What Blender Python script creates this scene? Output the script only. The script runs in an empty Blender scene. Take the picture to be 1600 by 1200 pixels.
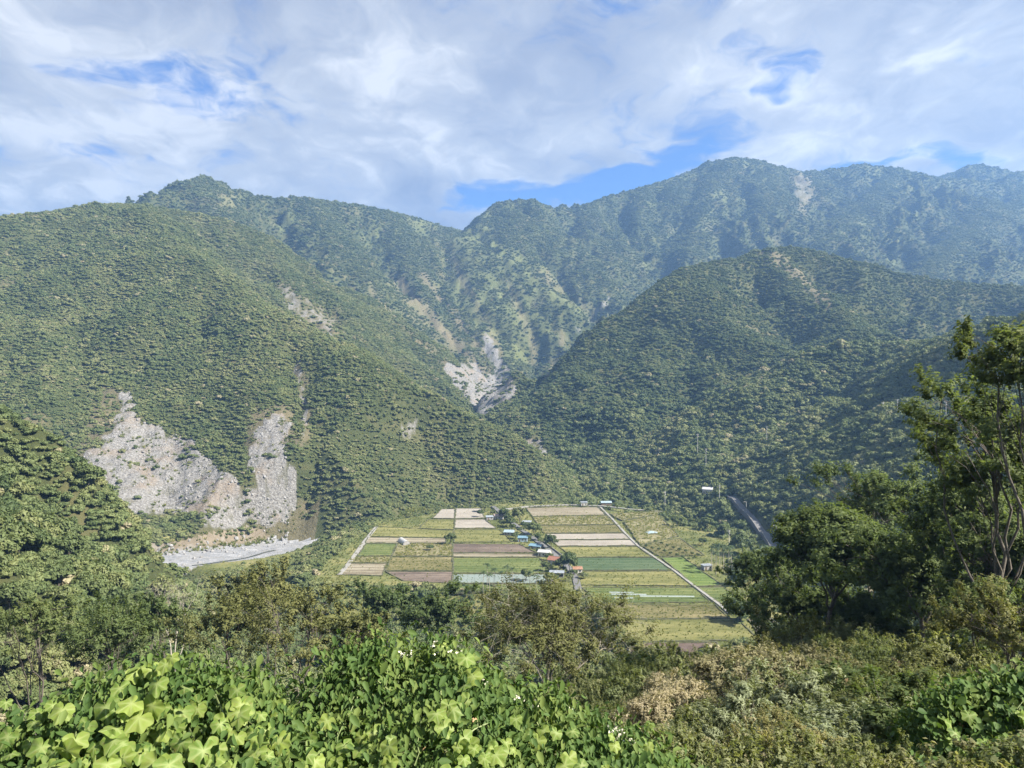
import bpy, math, random
import numpy as np
R = math.radians
rng = np.random.default_rng(7)
random.seed(7)
S = bpy.context.scene
COL = S.collection

# ------------------------------------------------------------------ camera
EYE = 120.0
F = 1200.0                      # focal length in pixels of the 1600 px wide photograph
cd = bpy.data.cameras.new('camera'); cam = bpy.data.objects.new('camera', cd); COL.objects.link(cam)
cam.location = (0, 0, EYE); cam.rotation_euler = (R(90), 0, 0)
cd.sensor_width = 36; cd.lens = 36 * F / 1600
cd.clip_start = 0.1; cd.clip_end = 30000
S.camera = cam

# ------------------------------------------------------------------ light
EXPO = 2.15
SUN_EL, SUN_AZ = 41.0, 112.0     # azimuth clockwise from +Y (view direction): from the right, a little behind
sd = bpy.data.lights.new('sun', 'SUN'); so = bpy.data.objects.new('sun', sd); COL.objects.link(so)
sd.energy = 4.2; sd.angle = R(2.5); sd.color = (1.0, 0.93, 0.82)
so.rotation_euler = (R(90 - SUN_EL), 0, R(180 - SUN_AZ))
S.view_settings.view_transform = 'Standard'; S.view_settings.look = 'None'
S.view_settings.exposure = EXPO; S.view_settings.gamma = 1.0
S.cycles.use_denoising = True
S.cycles.max_bounces = 5; S.cycles.diffuse_bounces = 3; S.cycles.glossy_bounces = 1
S.cycles.transmission_bounces = 2; S.cycles.volume_bounces = 0; S.cycles.transparent_max_bounces = 4
S.cycles.caustics_reflective = False; S.cycles.caustics_refractive = False
S.cycles.sample_clamp_indirect = 4.0

# ------------------------------------------------------------------ node helpers
class NT:
    def __init__(s, tree): s.t = tree; s.n = tree.nodes; s.l = tree.links
    def node(s, kind, **kw):
        n = s.n.new(kind)
        for k, v in kw.items(): setattr(n, k, v)
        return n
    def put(s, sock, v):
        if hasattr(v, 'is_output'): s.l.new(v, sock)
        elif v is not None: sock.default_value = v
    def math(s, op, a, b=None, c=None, clamp=False):
        n = s.node('ShaderNodeMath', operation=op, use_clamp=clamp)
        for i, v in enumerate((a, b, c)):
            if v is not None: s.put(n.inputs[i], v)
        return n.outputs[0]
    def vmath(s, op, a, b=None, out=0):
        n = s.node('ShaderNodeVectorMath', operation=op)
        s.put(n.inputs[0], a)
        if b is not None: s.put(n.inputs[1], b)
        return n.outputs[out]
    def noise(s, vec, scale, detail=4, rough=0.55, dist=0.0, out=0, dim='2D'):
        n = s.node('ShaderNodeTexNoise'); n.noise_dimensions = dim
        s.put(n.inputs['Vector'], vec); n.inputs['Scale'].default_value = scale
        n.inputs['Detail'].default_value = detail; n.inputs['Roughness'].default_value = rough
        n.inputs['Distortion'].default_value = dist
        return n.outputs[out]
    def ramp(s, fac, stops, interp='LINEAR'):
        n = s.node('ShaderNodeValToRGB'); n.color_ramp.interpolation = interp
        e = n.color_ramp.elements
        while len(e) < len(stops): e.new(0.5)
        for el, (p, c) in zip(e, stops): el.position = p; el.color = (*c, 1) if len(c) == 3 else c
        s.put(n.inputs[0], fac); return n.outputs[0]
    def mix(s, f, a, b, blend='MIX'):
        n = s.node('ShaderNodeMix', data_type='RGBA', blend_type=blend)
        s.put(n.inputs[0], f)
        for i, v in ((6, a), (7, b)):
            if isinstance(v, tuple) and len(v) == 3: v = (*v, 1)
            s.put(n.inputs[i], v)
        return n.outputs[2]
    def smooth(s, x, lo, hi):
        n = s.node('ShaderNodeMapRange', interpolation_type='SMOOTHSTEP', clamp=True)
        s.put(n.inputs[0], x); n.inputs[1].default_value = lo; n.inputs[2].default_value = hi
        return n.outputs[0]

# ------------------------------------------------------------------ sky: clear blue with a broken deck of clouds
w = bpy.data.worlds.new('World'); S.world = w; w.use_nodes = True
T = NT(w.node_tree); T.n.clear()
out = T.node('ShaderNodeOutputWorld'); bg = T.node('ShaderNodeBackground'); T.l.new(bg.outputs[0], out.inputs[0])
STR = 0.05
bg.inputs[1].default_value = STR
sky = T.node('ShaderNodeTexSky', sky_type='NISHITA'); sky.sun_disc = False
sky.sun_elevation = R(SUN_EL); sky.sun_rotation = R(SUN_AZ); sky.altitude = 400; sky.air_density = 1.0; sky.dust_density = 0.6; sky.ozone_density = 3.0
tc = T.node('ShaderNodeTexCoord'); D = tc.outputs['Generated']
sp = T.node('ShaderNodeSeparateXYZ'); T.l.new(D, sp.inputs[0])
dx, dy, dz = sp.outputs
zz = T.math('ADD', T.math('MAXIMUM', dz, 0.0), 0.16)
cb = T.node('ShaderNodeCombineXYZ'); T.l.new(T.math('DIVIDE', dx, zz), cb.inputs[0]); T.l.new(T.math('DIVIDE', dy, zz), cb.inputs[1])
P = cb.outputs[0]
def sky_at(u, v):               # cloud-deck coordinates of a direction in the sky
    a = np.array([(u - 800) / F, 1, (600 - v) / F]); a /= np.linalg.norm(a)
    z = max(a[2], 0) + 0.16
    return a[0] / z, a[1] / z
w.cycles.sampling_method = 'MANUAL'; w.cycles.sample_map_resolution = 512
GAPS = ((245, 85, .22, .17, .15), (320, 150, .16, .15, .19), (190, 80, .2, .12, .12), (905, 298, .36, .15, .44), (765, 314, .22, .12, .28), (1010, 276, .2, .10, .28), (1218, 122, .07, .13, .20), (1180, 138, .06, .05, .16), (1532, 88, .16, .07, .22),
        (655, 87, .10, .06, .15), (1385, 256, .14, .07, .24), (1500, 246, .16, .07, .24), (1060, 240, .16, .1, .22), (740, 282, .2, .08, .2), (885, 10, .15, .06, .12), (1580, 35, .12, .07, .2))
PS = T.vmath('MULTIPLY', P, (1.0, 0.8, 1.0))
warp = T.vmath('SCALE', T.vmath('SUBTRACT', T.noise(PS, 2.4, 3, 0.6, out=1), (0.5, 0.5, 0.5)), None)
warp.node.inputs['Scale'].default_value = 0.30
PW = T.vmath('ADD', PS, warp)
med = T.noise(PW, 1.5, 6, 0.62)
fine = T.noise(T.vmath('ADD', PW, (7.3, 2.1, 0)), 4.2, 6, 0.64)
cov = T.math('ADD', T.math('MULTIPLY_ADD', med, 0.72, -0.14), T.math('MULTIPLY', fine, 0.70))
warp2 = T.vmath('SCALE', T.vmath('SUBTRACT', PW, PS), None); warp2.node.inputs['Scale'].default_value = 1.6
sep = T.node('ShaderNodeSeparateXYZ'); T.l.new(T.vmath('ADD', P, warp2), sep.inputs[0])
# openings in the deck where blue shows
for (u, v, rx, ry, amt) in GAPS:
    cx, cy = sky_at(u, v)
    ax = T.math('MULTIPLY_ADD', sep.outputs[0], 1 / rx, -cx / rx)
    ay = T.math('MULTIPLY_ADD', sep.outputs[1], 1 / ry, -cy / ry)
    r2 = T.math('MULTIPLY_ADD', ax, ax, T.math('MULTIPLY', ay, ay))
    cov = T.math('MULTIPLY_ADD', T.math('MAXIMUM', T.math('SUBTRACT', 1.0, r2), 0.0), -amt, cov)
mask = T.smooth(cov, 0.22, 0.50)
tone = T.math('ADD', T.math('MULTIPLY', fine, 0.55), T.math('MULTIPLY', T.noise(T.vmath('ADD', P, (3.1, 9.4, 0)), 1.1, 3, 0.6), 0.47))
# the deck thins and brightens towards its gaps
tone = T.math('ADD', tone, T.math('MULTIPLY', T.math('SUBTRACT', 1.0, T.smooth(cov, 0.40, 0.56)), 0.05))
ccol = T.ramp(tone, [(0.38, (0.36, 0.385, 0.48)), (0.49, (0.50, 0.52, 0.585)), (0.58, (0.68, 0.69, 0.71)), (0.67, (1.0, 0.99, 0.97))])
cs = T.vmath('SCALE', ccol, None); cs.node.inputs['Scale'].default_value = 2 ** -EXPO / STR
skyc = T.mix(1.0, sky.outputs[0], (0.31, 0.50, 0.80, 1), 'MULTIPLY')
T.l.new(T.mix(mask, skyc, cs), bg.inputs[0])

# ------------------------------------------------------------------ numpy noise
def _hash(ix, iy, seed):
    h = (ix.astype(np.int64) * 374761393 + iy.astype(np.int64) * 668265263 + seed * 1274126177) & 0xffffffff
    h = ((h ^ (h >> 13)) * 1274126177) & 0xffffffff
    return ((h ^ (h >> 16)) & 0xffff).astype(np.float32) / 65535.0 * (2 * np.pi)
def perlin(x, y, seed=0):
    x = np.asarray(x, np.float32); y = np.asarray(y, np.float32)
    ix = np.floor(x); iy = np.floor(y); fx = x - ix; fy = y - iy
    u = fx * fx * fx * (fx * (fx * 6 - 15) + 10); v = fy * fy * fy * (fy * (fy * 6 - 15) + 10)
    def g(ox, oy):
        a = _hash(ix + ox, iy + oy, seed); return np.cos(a) * (fx - ox) + np.sin(a) * (fy - oy)
    a, b, c, d = g(0, 0), g(1, 0), g(0, 1), g(1, 1)
    return ((a * (1 - u) + b * u) * (1 - v) + (c * (1 - u) + d * u) * v) * 1.5
def fbm(x, y, seed=0, octv=4, gain=0.5):
    s = 0; a = 1.0; t = 0
    for i in range(octv):
        s = s + a * perlin(x * 2**i, y * 2**i, seed + i); t += a; a *= gain
    return s / t
def ridged(x, y, seed=0, octv=4, gain=0.5):
    s = 0; a = 1.0; t = 0
    for i in range(octv):
        s = s + a * (1 - np.abs(perlin(x * 2**i, y * 2**i, seed + i)) * 1.6); t += a; a *= gain
    return s / t
def sstep(x, lo, hi):
    t = np.clip((x - lo) / (hi - lo), 0, 1); return t * t * (3 - 2 * t)

# ------------------------------------------------------------------ where things are
def PX(u, v, d): return ((u - 800) / F * d, d, EYE + (600 - v) / F * d)       # point of the photo at depth d
def GND(u, v, z=0.0):                                                          # point of the photo on the valley floor
    d = (EYE - z) * F / (v - 600); return ((u - 800) / F * d, d)
# every ridge: name of the landform, slope, roundness, canopy height to leave for the trees, crest points (u, v, depth)
RIDGES = [
 ('mountain_left', .68, 25, 4, [(-420,350,1300),(-150,352,1320),(0,343,1350),(60,332,1400),(110,326,1450),(160,318,1500),(200,325,1490),(235,330,1450),(280,385,1300),(330,418,1200),(375,449,1120),(442,490,1030),(500,520,965),(545,542,930),(600,569,915),(640,590,908)]),
 ('mountain_left', .84, 12, 4, [(600,569,915),(660,602,905),(720,645,905)]),
 ('mountain_left', 1.15, 8, 4, [(700,630,905),(730,652,905),(775,676,912),(820,712,925),(845,738,938)]),
 ('mountain_left', .68, 22, 3, [(160,318,1500),(240,321,1580),(337,338,1650),(412,364,1700),(487,412,1700),(544,453,1680),(600,494,1650),(650,540,1600),(690,590,1540),(725,628,1480),(762,672,1420)]),
 ('mountain_left', .62, 15, 4, [(375,449,1120),(400,520,1000),(420,590,900),(450,650,820),(470,720,750),(480,790,690)]),
 ('mountain_left', .60, 15, 4, [(235,330,1450),(250,430,1180),(240,540,960),(215,640,820),(200,720,740)]),
 ('mountain_left', .60, 15, 4, [(-60,352,1320),(-40,480,1050),(-20,580,880)]),
 ('mountain_left', .60, 15, 3, [(412,364,1700),(440,420,1500),(470,470,1350)]),
 ('mountain_left', .60, 15, 3, [(544,453,1680),(580,520,1450),(630,560,1300)]),
 ('mountain_left', .60, 15, 4, [(160,318,1500),(120,420,1200),(90,520,980),(70,600,850)]),
 ('mountain_left', .62, 15, 4, [(600,569,915),(590,640,850),(570,700,800),(560,760,745)]),
 ('mountain_far_left', .86, 20, 2, [(120,352,2400),(200,335,2400),(240,318,2400),(280,292,2400),(320,274,2400),(345,281,2420),(375,292,2450),(440,301,2500),(520,313,2600),(580,323,2700),(640,337,2800),(690,353,2900),(724,360,2950)]),
 ('mountain_far_left', .62, 20, 2, [(320,274,2400),(345,330,2200),(400,370,2050),(470,410,1950)]),
 ('mountain_far_left', .62, 20, 2, [(480,306,2550),(540,390,2250),(600,450,2050),(650,510,1900),(700,560,1780)]),
 ('mountain_far_left', .62, 20, 2, [(600,327,2730),(640,400,2450),(690,480,2200),(740,550,1980),(770,590,1850)]),
 ('mountain_far_left', .62, 20, 2, [(690,353,2900),(715,420,2600),(760,500,2300),(800,560,2080)]),
 ('mountain_center', .95, 18, 2, [(724,360,2950),(737,355,2950),(755,336,2900),(780,313,2850),(830,304,2850),(880,309,2950),(920,313,3000),(960,301,3050),(1000,291,3100),(1060,273,3200),(1090,263,3250),(1110,251,3250),(1140,245,3250),(1190,249,3300),(1230,263,3350),(1250,268,3400),(1300,263,3500),(1350,254,3500),(1400,263,3500),(1470,276,3500),(1540,283,3500),(1620,296,3500),(1900,330,3500),(2300,330,3500)]),
 ('mountain_center', .70, 15, 2, [(762,345,2890),(800,400,2700),(856,441,2520),(900,472,2400),(939,497,2300)]),
 ('mountain_center', .70, 15, 2, [(740,362,2950),(780,430,2620),(830,500,2350),(860,560,2150)]),
 ('mountain_center', .66, 15, 2, [(920,313,3000),(930,370,2800),(960,420,2600),(990,465,2450)]),
 ('mountain_center', .62, 15, 2, [(1000,291,3100),(1010,350,2850),(1050,410,2600),(1070,440,2500)]),
 ('mountain_center', .62, 20, 2, [(1140,245,3250),(1110,300,3000),(1090,350,2750),(1080,400,2550)]),
 ('mountain_center', .62, 20, 2, [(1230,263,3350),(1200,320,3050),(1190,370,2750)]),
 ('mountain_center', .62, 15, 2, [(830,304,2850),(850,360,2700),(880,410,2550),(925,455,2400)]),
 ('mountain_center', .62, 15, 2, [(1060,273,3200),(1050,330,2950),(1020,400,2650)]),
 ('mountain_center', .62, 15, 2, [(1300,263,3500),(1270,320,3150),(1240,370,2800)]),
 ('mountain_right', .58, 25, 3, [(1400,263,3500),(1360,305,3050),(1315,345,2700),(1275,388,2450),(1245,430,2250)]),
 ('mountain_right', .58, 25, 3, [(1620,296,3500),(1560,330,3000),(1500,370,2600),(1450,420,2200)]),
 ('mountain_far_right', .55, 40, 0, [(1400,300,3950),(1480,274,3950),(1520,259,3950),(1560,266,3950),(1620,284,3950),(1800,320,3950)]),
 ('hill_right', 1.25, 8, 4, [(768,684,1160),(776,664,1160),(792,638,1180),(820,608,1200),(850,575,1220),(880,549,1240)]),
 ('hill_right', .84, 12, 4, [(880,547,1240),(915,512,1270),(950,489,1300),(1000,457,1340),(1040,433,1370),(1080,414,1400),(1130,400,1450),(1185,386,1500),(1230,383,1520),(1260,386,1520),(1300,396,1510),(1340,408,1500),(1400,423,1490),(1460,433,1480),(1520,441,1460),(1600,444,1430),(1800,450,1400)]),
 ('hill_right', .62, 14, 4, [(1195,386,1500),(1240,430,1380),(1290,470,1250),(1340,505,1120)]),
 ('hill_right', .60, 14, 4, [(1080,414,1400),(1110,470,1270),(1160,515,1150),(1230,545,1050)]),
 ('hill_right', .95, 10, 4, [(960,484,1305),(990,560,1150),(1000,640,1030)]),
 ('hillside_right', .55, 14, 9, [(868,772,880),(895,740,900),(930,706,930),(980,688,940),(1040,664,950),(1100,628,950),(1160,592,960),(1220,562,960),(1280,538,950),(1330,524,930),(1400,524,900),(1450,521,850),(1500,512,780),(1550,495,700),(1600,478,640),(1750,430,560),(2100,380,480)]),
 ('hillside_right', .58, 12, 9, [(1640,590,420),(1600,600,440),(1540,616,490),(1480,632,545),(1400,652,600),(1340,668,640),(1270,705,660),(1210,760,660)]),
 ('hillside_right', .58, 10, 8, [(1160,592,960),(1130,650,850),(1100,700,780),(1070,750,730)]),
 ('hillside_left', 1.5, 5, 6, [(-500,520,380),(-200,570,350),(-80,598,340),(0,622,332),(50,648,335),(100,690,335),(140,752,332),(158,785,330)]),
 ('hillside_left', .95, 14, 6, [(-200,570,350),(-150,700,260),(-60,840,200)]),
]
# the slope the camera stands on, as plain coordinates
NEAR = [
 ('hillside_near', .54, 3, [(-700,-120,135),(-380,60,128),(-280,-30,124),(-140,-60,120),(-50,-14,118.3),(-8,-1.5,118.3),(0,-1.2,118.3),(10,-1.5,118.3),(40,-6,118.5),(90,-8,119),(150,25,119),(230,85,118),(300,180,117),(335,290,114),(355,400,112),(362,470,110)]),
 ('hillside_near', .55, 5, [(5,3,117.0),(9,10,114.8),(14,20,111.2),(22,42,103.8),(33,72,92.5),(40,90,84)]),
 ('hillside_near', .55, 5, [(3,3,116.8),(5,12,113.6),(8,24,109.0),(12,45,101.5),(18,75,89.5)]),
 ('hillside_near', .52, 30, [(-500,-400,200),(0,-360,200),(500,-200,220),(900,100,260)]),
]
RIVER = [(-900,330),(-620,430),(-420,520),(-300,582),(-235,630),(-200,675),(-165,722),(-110,785),(-50,840),(20,900),(48,960),(30,1040),(-10,1130),(-40,1250),(-60,1400),(-75,1550),(-70,1800),(0,2100)]
TERRACE = [(-122, 462), (-126, 520), (-118, 640), (-98, 748), (-60, 772), (-10, 776), (30, 776), (118, 772), (165, 690), (188, 600), (176, 480), (150, 400), (138, 330), (60, 326), (40, 440), (-60, 455)]
STREAM = [(70, 330), (20, 395), (-40, 415), (-110, 425), (-190, 480), (-280, 560)]      # ravine between the terrace and the near slope
def poly_dist(x, y, poly):
    p = np.array(poly, np.float32); d = np.full(x.shape, 1e9, np.float32); ins = np.zeros(x.shape, bool)
    for (x1, y1), (x2, y2) in zip(p, np.roll(p, -1, 0)):
        ex, ey = x2 - x1, y2 - y1; t = np.clip(((x - x1) * ex + (y - y1) * ey) / (ex * ex + ey * ey), 0, 1)
        d = np.minimum(d, np.hypot(x - x1 - t * ex, y - y1 - t * ey))
        ins ^= ((y1 > y) != (y2 > y)) & (x < ex * (y - y1) / (ey + 1e-9) + x1)
    return np.where(ins, -d, d)
def resample(pts, step):
    pts = np.array(pts, float); o = [pts[0]]
    for a, b in zip(pts[:-1], pts[1:]):
        n = max(1, int(np.linalg.norm((b - a)[:2]) / step))
        for i in range(1, n + 1): o.append(a + (b - a) * i / n)
    return np.array(o, np.float32)
LAND = ['valley_floor', 'river_bed', 'mountain_left', 'mountain_far_left', 'mountain_center', 'mountain_right', 'mountain_far_right', 'hill_right', 'hillside_right', 'hillside_left', 'hillside_near']
_samp = []
for nm, s, r, can, pts in RIDGES:
    p = [PX(*q) for q in pts]; p = [(a, b, c - can * 0.8) for a, b, c in p]
    st = max(6, 0.012 * np.mean([q[1] for q in p])); _samp.append((LAND.index(nm), s, r, resample(p, st)))
for nm, s, r, pts in NEAR: _samp.append((LAND.index(nm), s, r, resample(pts, 5)))
_stream = resample([(a, b, 0) for a, b in STREAM], 8)
_river = resample([(a, b, 0) for a, b in RIVER], 12)
def river_dist(x, y):
    d = np.full(x.shape, 1e9, np.float32)
    for q in _river: d = np.minimum(d, (x - q[0])**2 + (y - q[1])**2)
    return np.sqrt(d)
def height(x, y):
    x = x.astype(np.float32); y = y.astype(np.float32)
    wx = x + fbm(x / 160, y / 160, 11, 3) * 26 + fbm(x / 45, y / 45, 15, 2) * 5
    wy = y + fbm(x / 160, y / 160, 21, 3) * 26 + fbm(x / 45, y / 45, 25, 2) * 5
    rr = np.hypot(x, y)
    wamp = sstep(rr, 380, 800)
    wx = x + (wx - x) * wamp; wy = y + (wy - y) * wamp
    best = np.full(x.shape, -1e9, np.float32); lab = np.zeros(x.shape, np.int32); dc = np.full(x.shape, 1e9, np.float32)
    for li, s, r, smp in _samp:
        b = np.full(x.shape, -1e9, np.float32); dm = np.full(x.shape, 1e18, np.float32)
        cut = (smp[:, 2].max() + 60) / s
        cx0, cx1 = smp[:, 0].min() - cut, smp[:, 0].max() + cut; cy0, cy1 = smp[:, 1].min() - cut, smp[:, 1].max() + cut
        idx = np.nonzero((x > cx0) & (x < cx1) & (y > cy0) & (y < cy1))[0]
        if len(idx) == 0: continue
        xs = x[idx]; ys = y[idx]; wxs = wx[idx]; wys = wy[idx]
        bb = np.full(xs.shape, -1e9, np.float32); dd = np.full(xs.shape, 1e18, np.float32)
        for q in smp:
            d2 = (wxs - q[0])**2 + (wys - q[1])**2
            np.maximum(bb, q[2] - s * (np.sqrt(d2 + r * r) - r), out=bb)
            np.minimum(dd, (xs - q[0])**2 + (ys - q[1])**2, out=dd)
        b[idx] = bb; dm[idx] = dd
        up = b > best
        best = np.where(up, b, best); lab = np.where(up, li, lab); dc = np.minimum(dc, np.sqrt(dm))
    base = np.where(y > 850, (np.maximum(y, 850) - 850) * 0.055, 0.0) + np.where(np.hypot(x - 0, y - 600) > 420, fbm(x / 90, y / 90, 5, 3) * 3, 0)
    base = base - sstep(rr, 3800, 5000) * 0
    rd = river_dist(x, y)
    bank = 46 + 7 * fbm(x / 60, y / 60, 31, 2)
    base = base - 20 * (1 - sstep(rd, bank, bank + 26)) + (1 - sstep(rd, bank - 14, bank)) * fbm(x / 18, y / 18, 33, 3) * 0.8
    td = poly_dist(x, y, TERRACE)
    st = np.full(x.shape, 1e9, np.float32)
    for q in _stream: st = np.minimum(st, (x - q[0])**2 + (y - q[1])**2)
    st = np.sqrt(st)
    base = base - 15 * (1 - sstep(st, 6, 34)) * sstep(td, 0, 10) - 5 * sstep(td, 2, 60) * sstep(-y, -560, -420) * sstep(rd, bank, bank + 24) - 10 * sstep(-x, 128, 165) * sstep(-y, -700, -600) * sstep(rd, bank, bank + 24)
    best = np.minimum(best, base - 3 + np.maximum(td, 0) * np.where(x < -40, 1.0, .75))
    best = np.minimum(best, base - 3 + 0.85 * np.maximum(rd - bank - 8, 0) + np.maximum(y - 715, 0) * 1.6 + np.maximum(-430 - x, 0) * .8)
    # gullies and ribs on the slopes, none on the crests
    rel = np.clip((best - base) / 120, 0, 1) * sstep(dc, 8, 130) * sstep(rr, 250, 700)
    big = np.clip(rr / 2500, 0.3, 1.0)
    g = ridged(x / 260 + 3, y / 260, 41, 4) - 0.62
    g2 = ridged(x / 95 + 3, y / 95, 47, 3) - 0.6
    best = best + rel * (g * 150 * big + g2 * 50 * big) - rel * 22 * big
    best = best + fbm(x / 14, y / 14, 51, 3) * np.clip((best - base) / 30, 0, 1) * np.clip(rr / 300, 0.05, 1) * 1.6
    # smooth foot
    k = 6.0
    h = np.clip(0.5 + 0.5 * (best - base) / k, 0, 1)
    z = base * (1 - h) + best * h + k * h * (1 - h) * 0.5
    lab = np.where(best < base, np.where(rd < bank + 12, 1, 0), lab)
    return z.astype(np.float32), lab, dc, rd

# polar sheet of ground round the camera: fine in view, coarse elsewhere
NA_IN, NA_OUT = 760, 90
az = np.concatenate([np.linspace(R(-41), R(41), NA_IN, endpoint=False), np.linspace(R(41), R(319), NA_OUT, endpoint=False)])
rad = np.concatenate([np.geomspace(1.2, 8, 8, endpoint=False), np.geomspace(8, 400, 190, endpoint=False), np.geomspace(400, 1250, 290, endpoint=False), np.geomspace(1250, 3700, 210, endpoint=False), np.geomspace(3700, 5600, 40)])
NA, NR = len(az), len(rad)
GX = (np.sin(az)[None, :] * rad[:, None]).astype(np.float32); GY = (np.cos(az)[None, :] * rad[:, None]).astype(np.float32)
GZ, GL, GDC, GRD = [a.reshape(NR, NA) for a in height(GX.ravel(), GY.ravel())]

# ------------------------------------------------------------------ gullies cut into the slopes, then a way to find points on the ground
def horizon(can=0.0):
    e = (GZ + can - EYE) / rad[:, None]
    return np.maximum.accumulate(e, 0)
def raycast(u, v):
    """first point of the ground seen at a pixel of the photograph"""
    a = math.atan2((u - 800) / F, 1.0); c = math.cos(a); t = (600 - v) / F * c        # rise per metre of radius
    j = int(np.argmin(np.abs(az[:NA_IN] - a)))
    e = (GZ[:, j] - EYE) / rad
    i = int(np.argmax((e >= t) & (rad > 6)))
    if not (e[i] >= t): i = NR - 1
    i0 = max(i - 1, 0); k = (t - e[i0]) / (e[i] - e[i0] + 1e-9) if i > 0 else 0
    r = rad[i0] + (rad[i] - rad[i0]) * min(max(k, 0), 1)
    return np.array([math.sin(a) * r, math.cos(a) * r, EYE + t * r])
GULLIES = [   # (depth, half width, photo points down the gully)
 (26, 30, [(455,505),(468,560),(474,620),(480,690),(470,760)]),
 (16, 30, [(205,560),(200,620),(230,700),(280,780)]),
 (14, 28, [(640,610),(655,680),(690,750)]),
 (14, 30, [(320,480),(330,580),(360,680)]),
 (14, 30, [(90,420),(110,520),(120,600)]),
 (18, 35, [(430,430),(470,480),(510,515)]),
 (22, 34, [(1330,560),(1230,620),(1120,680),(1060,720)]), (20, 30, [(1500,570),(1380,610),(1250,660),(1150,740)]), (16, 28, [(1000,720),(1060,690),(1130,650)]), (16, 30, [(1420,560),(1330,610),(1220,640)]),
 (30, 60, [(560,360),(620,430),(690,520),(745,585)]),
 (50, 60, [(700,420),(740,500),(775,570)]),
 (50, 55, [(790,430),(830,500),(845,570)]),
 (70, 85, [(880,330),(890,400),(950,470)]),
 (70, 85, [(1050,330),(1030,390),(1000,440)]),
 (60, 80, [(1160,290),(1150,340),(1140,385)]),
 (70, 85, [(1265,300),(1270,340),(1240,375)]),
 (45, 60, [(420,320),(450,370),(520,430)]),
 (26, 40, [(1000,500),(960,580),(900,660)]),
 (26, 36, [(1180,430),(1210,490),(1260,520)]),
 (22, 34, [(1080,500),(1080,570),(1060,640)]),
]
_xy = np.stack([GX.ravel(), GY.ravel()], -1)
for dep, wid, pts in GULLIES:
    w3 = resample([raycast(*p) for p in pts], wid * 0.6)
    d2 = np.full(GX.size, 1e12, np.float32); wx = GX.ravel() + fbm(GX.ravel() / 60, GY.ravel() / 60, 77, 2) * wid * .8
    wy = GY.ravel() + fbm(GX.ravel() / 60, GY.ravel() / 60, 78, 2) * wid * .8
    for q in w3: np.minimum(d2, (wx - q[0])**2 + (wy - q[1])**2, out=d2)
    GZ -= (dep * np.exp(-np.sqrt(d2) / wid)).reshape(NR, NA)
def grid_at(x, y, A=None):
    a = np.arctan2(x, y); r = np.hypot(x, y)
    fj = np.clip((a - az[0]) / (az[1] - az[0]), 0, NA_IN - 1.001); fi = np.interp(np.log(r), np.log(rad), np.arange(NR))
    i = np.clip(fi.astype(int), 0, NR - 2); j = fj.astype(int); ti = fi - i; tj = fj - j
    A = GZ if A is None else A
    return (A[i, j] * (1 - tj) + A[i, j + 1] * tj) * (1 - ti) + (A[i + 1, j] * (1 - tj) + A[i + 1, j + 1] * tj) * ti
def zat(x, y): return float(grid_at(np.array([x]), np.array([y]))[0])
def in_poly(u, v, poly):
    p = np.array(poly, float); c = np.zeros(u.shape, bool); x1, y1 = p[-1]
    for x2, y2 in p:
        k = ((y1 > v) != (y2 > v)) & (u < (x2 - x1) * (v - y1) / (y2 - y1 + 1e-9) + x1); c ^= k; x1, y1 = x2, y2
    return c
front = GY > 5
GU = np.where(front, 800 + F * GX / np.maximum(GY, 1), -9e3); GV = np.where(front, 600 - F * (GZ - EYE) / np.maximum(GY, 1), -9e3)
def soft_poly(poly, y0, y1, jit=10, soft=1, seed=0):
    n1 = fbm(GX / 22, GY / 22, 61 + seed, 3) * jit; n2 = fbm(GX / 22, GY / 22, 71 + seed, 3) * jit
    return (in_poly(GU + n1, GV + n2, poly) & (GY > y0) & (GY < y1)).astype(np.float32)
def blur(A, n):
    for _ in range(n):
        A = (A + np.roll(A, 1, 0) + np.roll(A, -1, 0) + np.roll(A, 1, 1) + np.roll(A, -1, 1)) / 5
    return A
sm = GZ.copy()
for _ in range(8): sm = blur(sm, 1)
kk = sstep(-GRD, -105, -80) * (GY < 745) * (GY > 420) * (poly_dist(GX, GY, TERRACE) > 3); GZ = GZ * (1 - kk) + sm * kk
rock = np.zeros_like(GZ); tan = np.zeros_like(GZ); grass = np.zeros_like(GZ)
for k, (poly, y0, y1, amt) in enumerate([
  ([(188,616),(207,610),(217,655),(268,676),(305,690),(332,728),(385,755),(432,768),(455,790),(452,818),(400,832),(340,822),(280,800),(240,806),(195,802),(162,772),(148,738),(128,715),(160,692),(184,650)], 520, 1100, 1),
  ([(402,665),(440,640),(458,665),(442,700),(466,740),(462,790),(440,815),(418,790),(392,740),(392,690)], 520, 1100, .95),
  ([(462,560),(472,560),(482,630),(484,690),(472,690),(468,630)], 520, 1100, .55),
  ([(430,440),(455,445),(482,478),(524,500),(524,530),(482,505),(448,482)], 900, 2000, .5),
  ([(690,572),(735,568),(765,590),(800,590),(812,605),(782,655),(765,662),(735,632),(712,602)], 1200, 3000, 1),
  ([(752,522),(764,520),(780,556),(800,585),(780,592),(762,560)], 1200, 3000, .9),
  ([(1240,275),(1268,272),(1277,305),(1255,322),(1236,305)], 2000, 5000, .42),
  ([(800,695),(842,680),(872,730),(860,748),(825,722)], 900, 1700, .6),
  ([(955,455),(970,450),(940,500),(870,545),(862,540),(925,490)], 1700, 3000, .5),
  ([(620,655),(655,650),(650,690),(625,690)], 600, 1100, .5),
]): rock = np.maximum(rock, soft_poly(poly, y0, y1, 16 if k < 4 else 10, seed=k) * amt)
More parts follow.
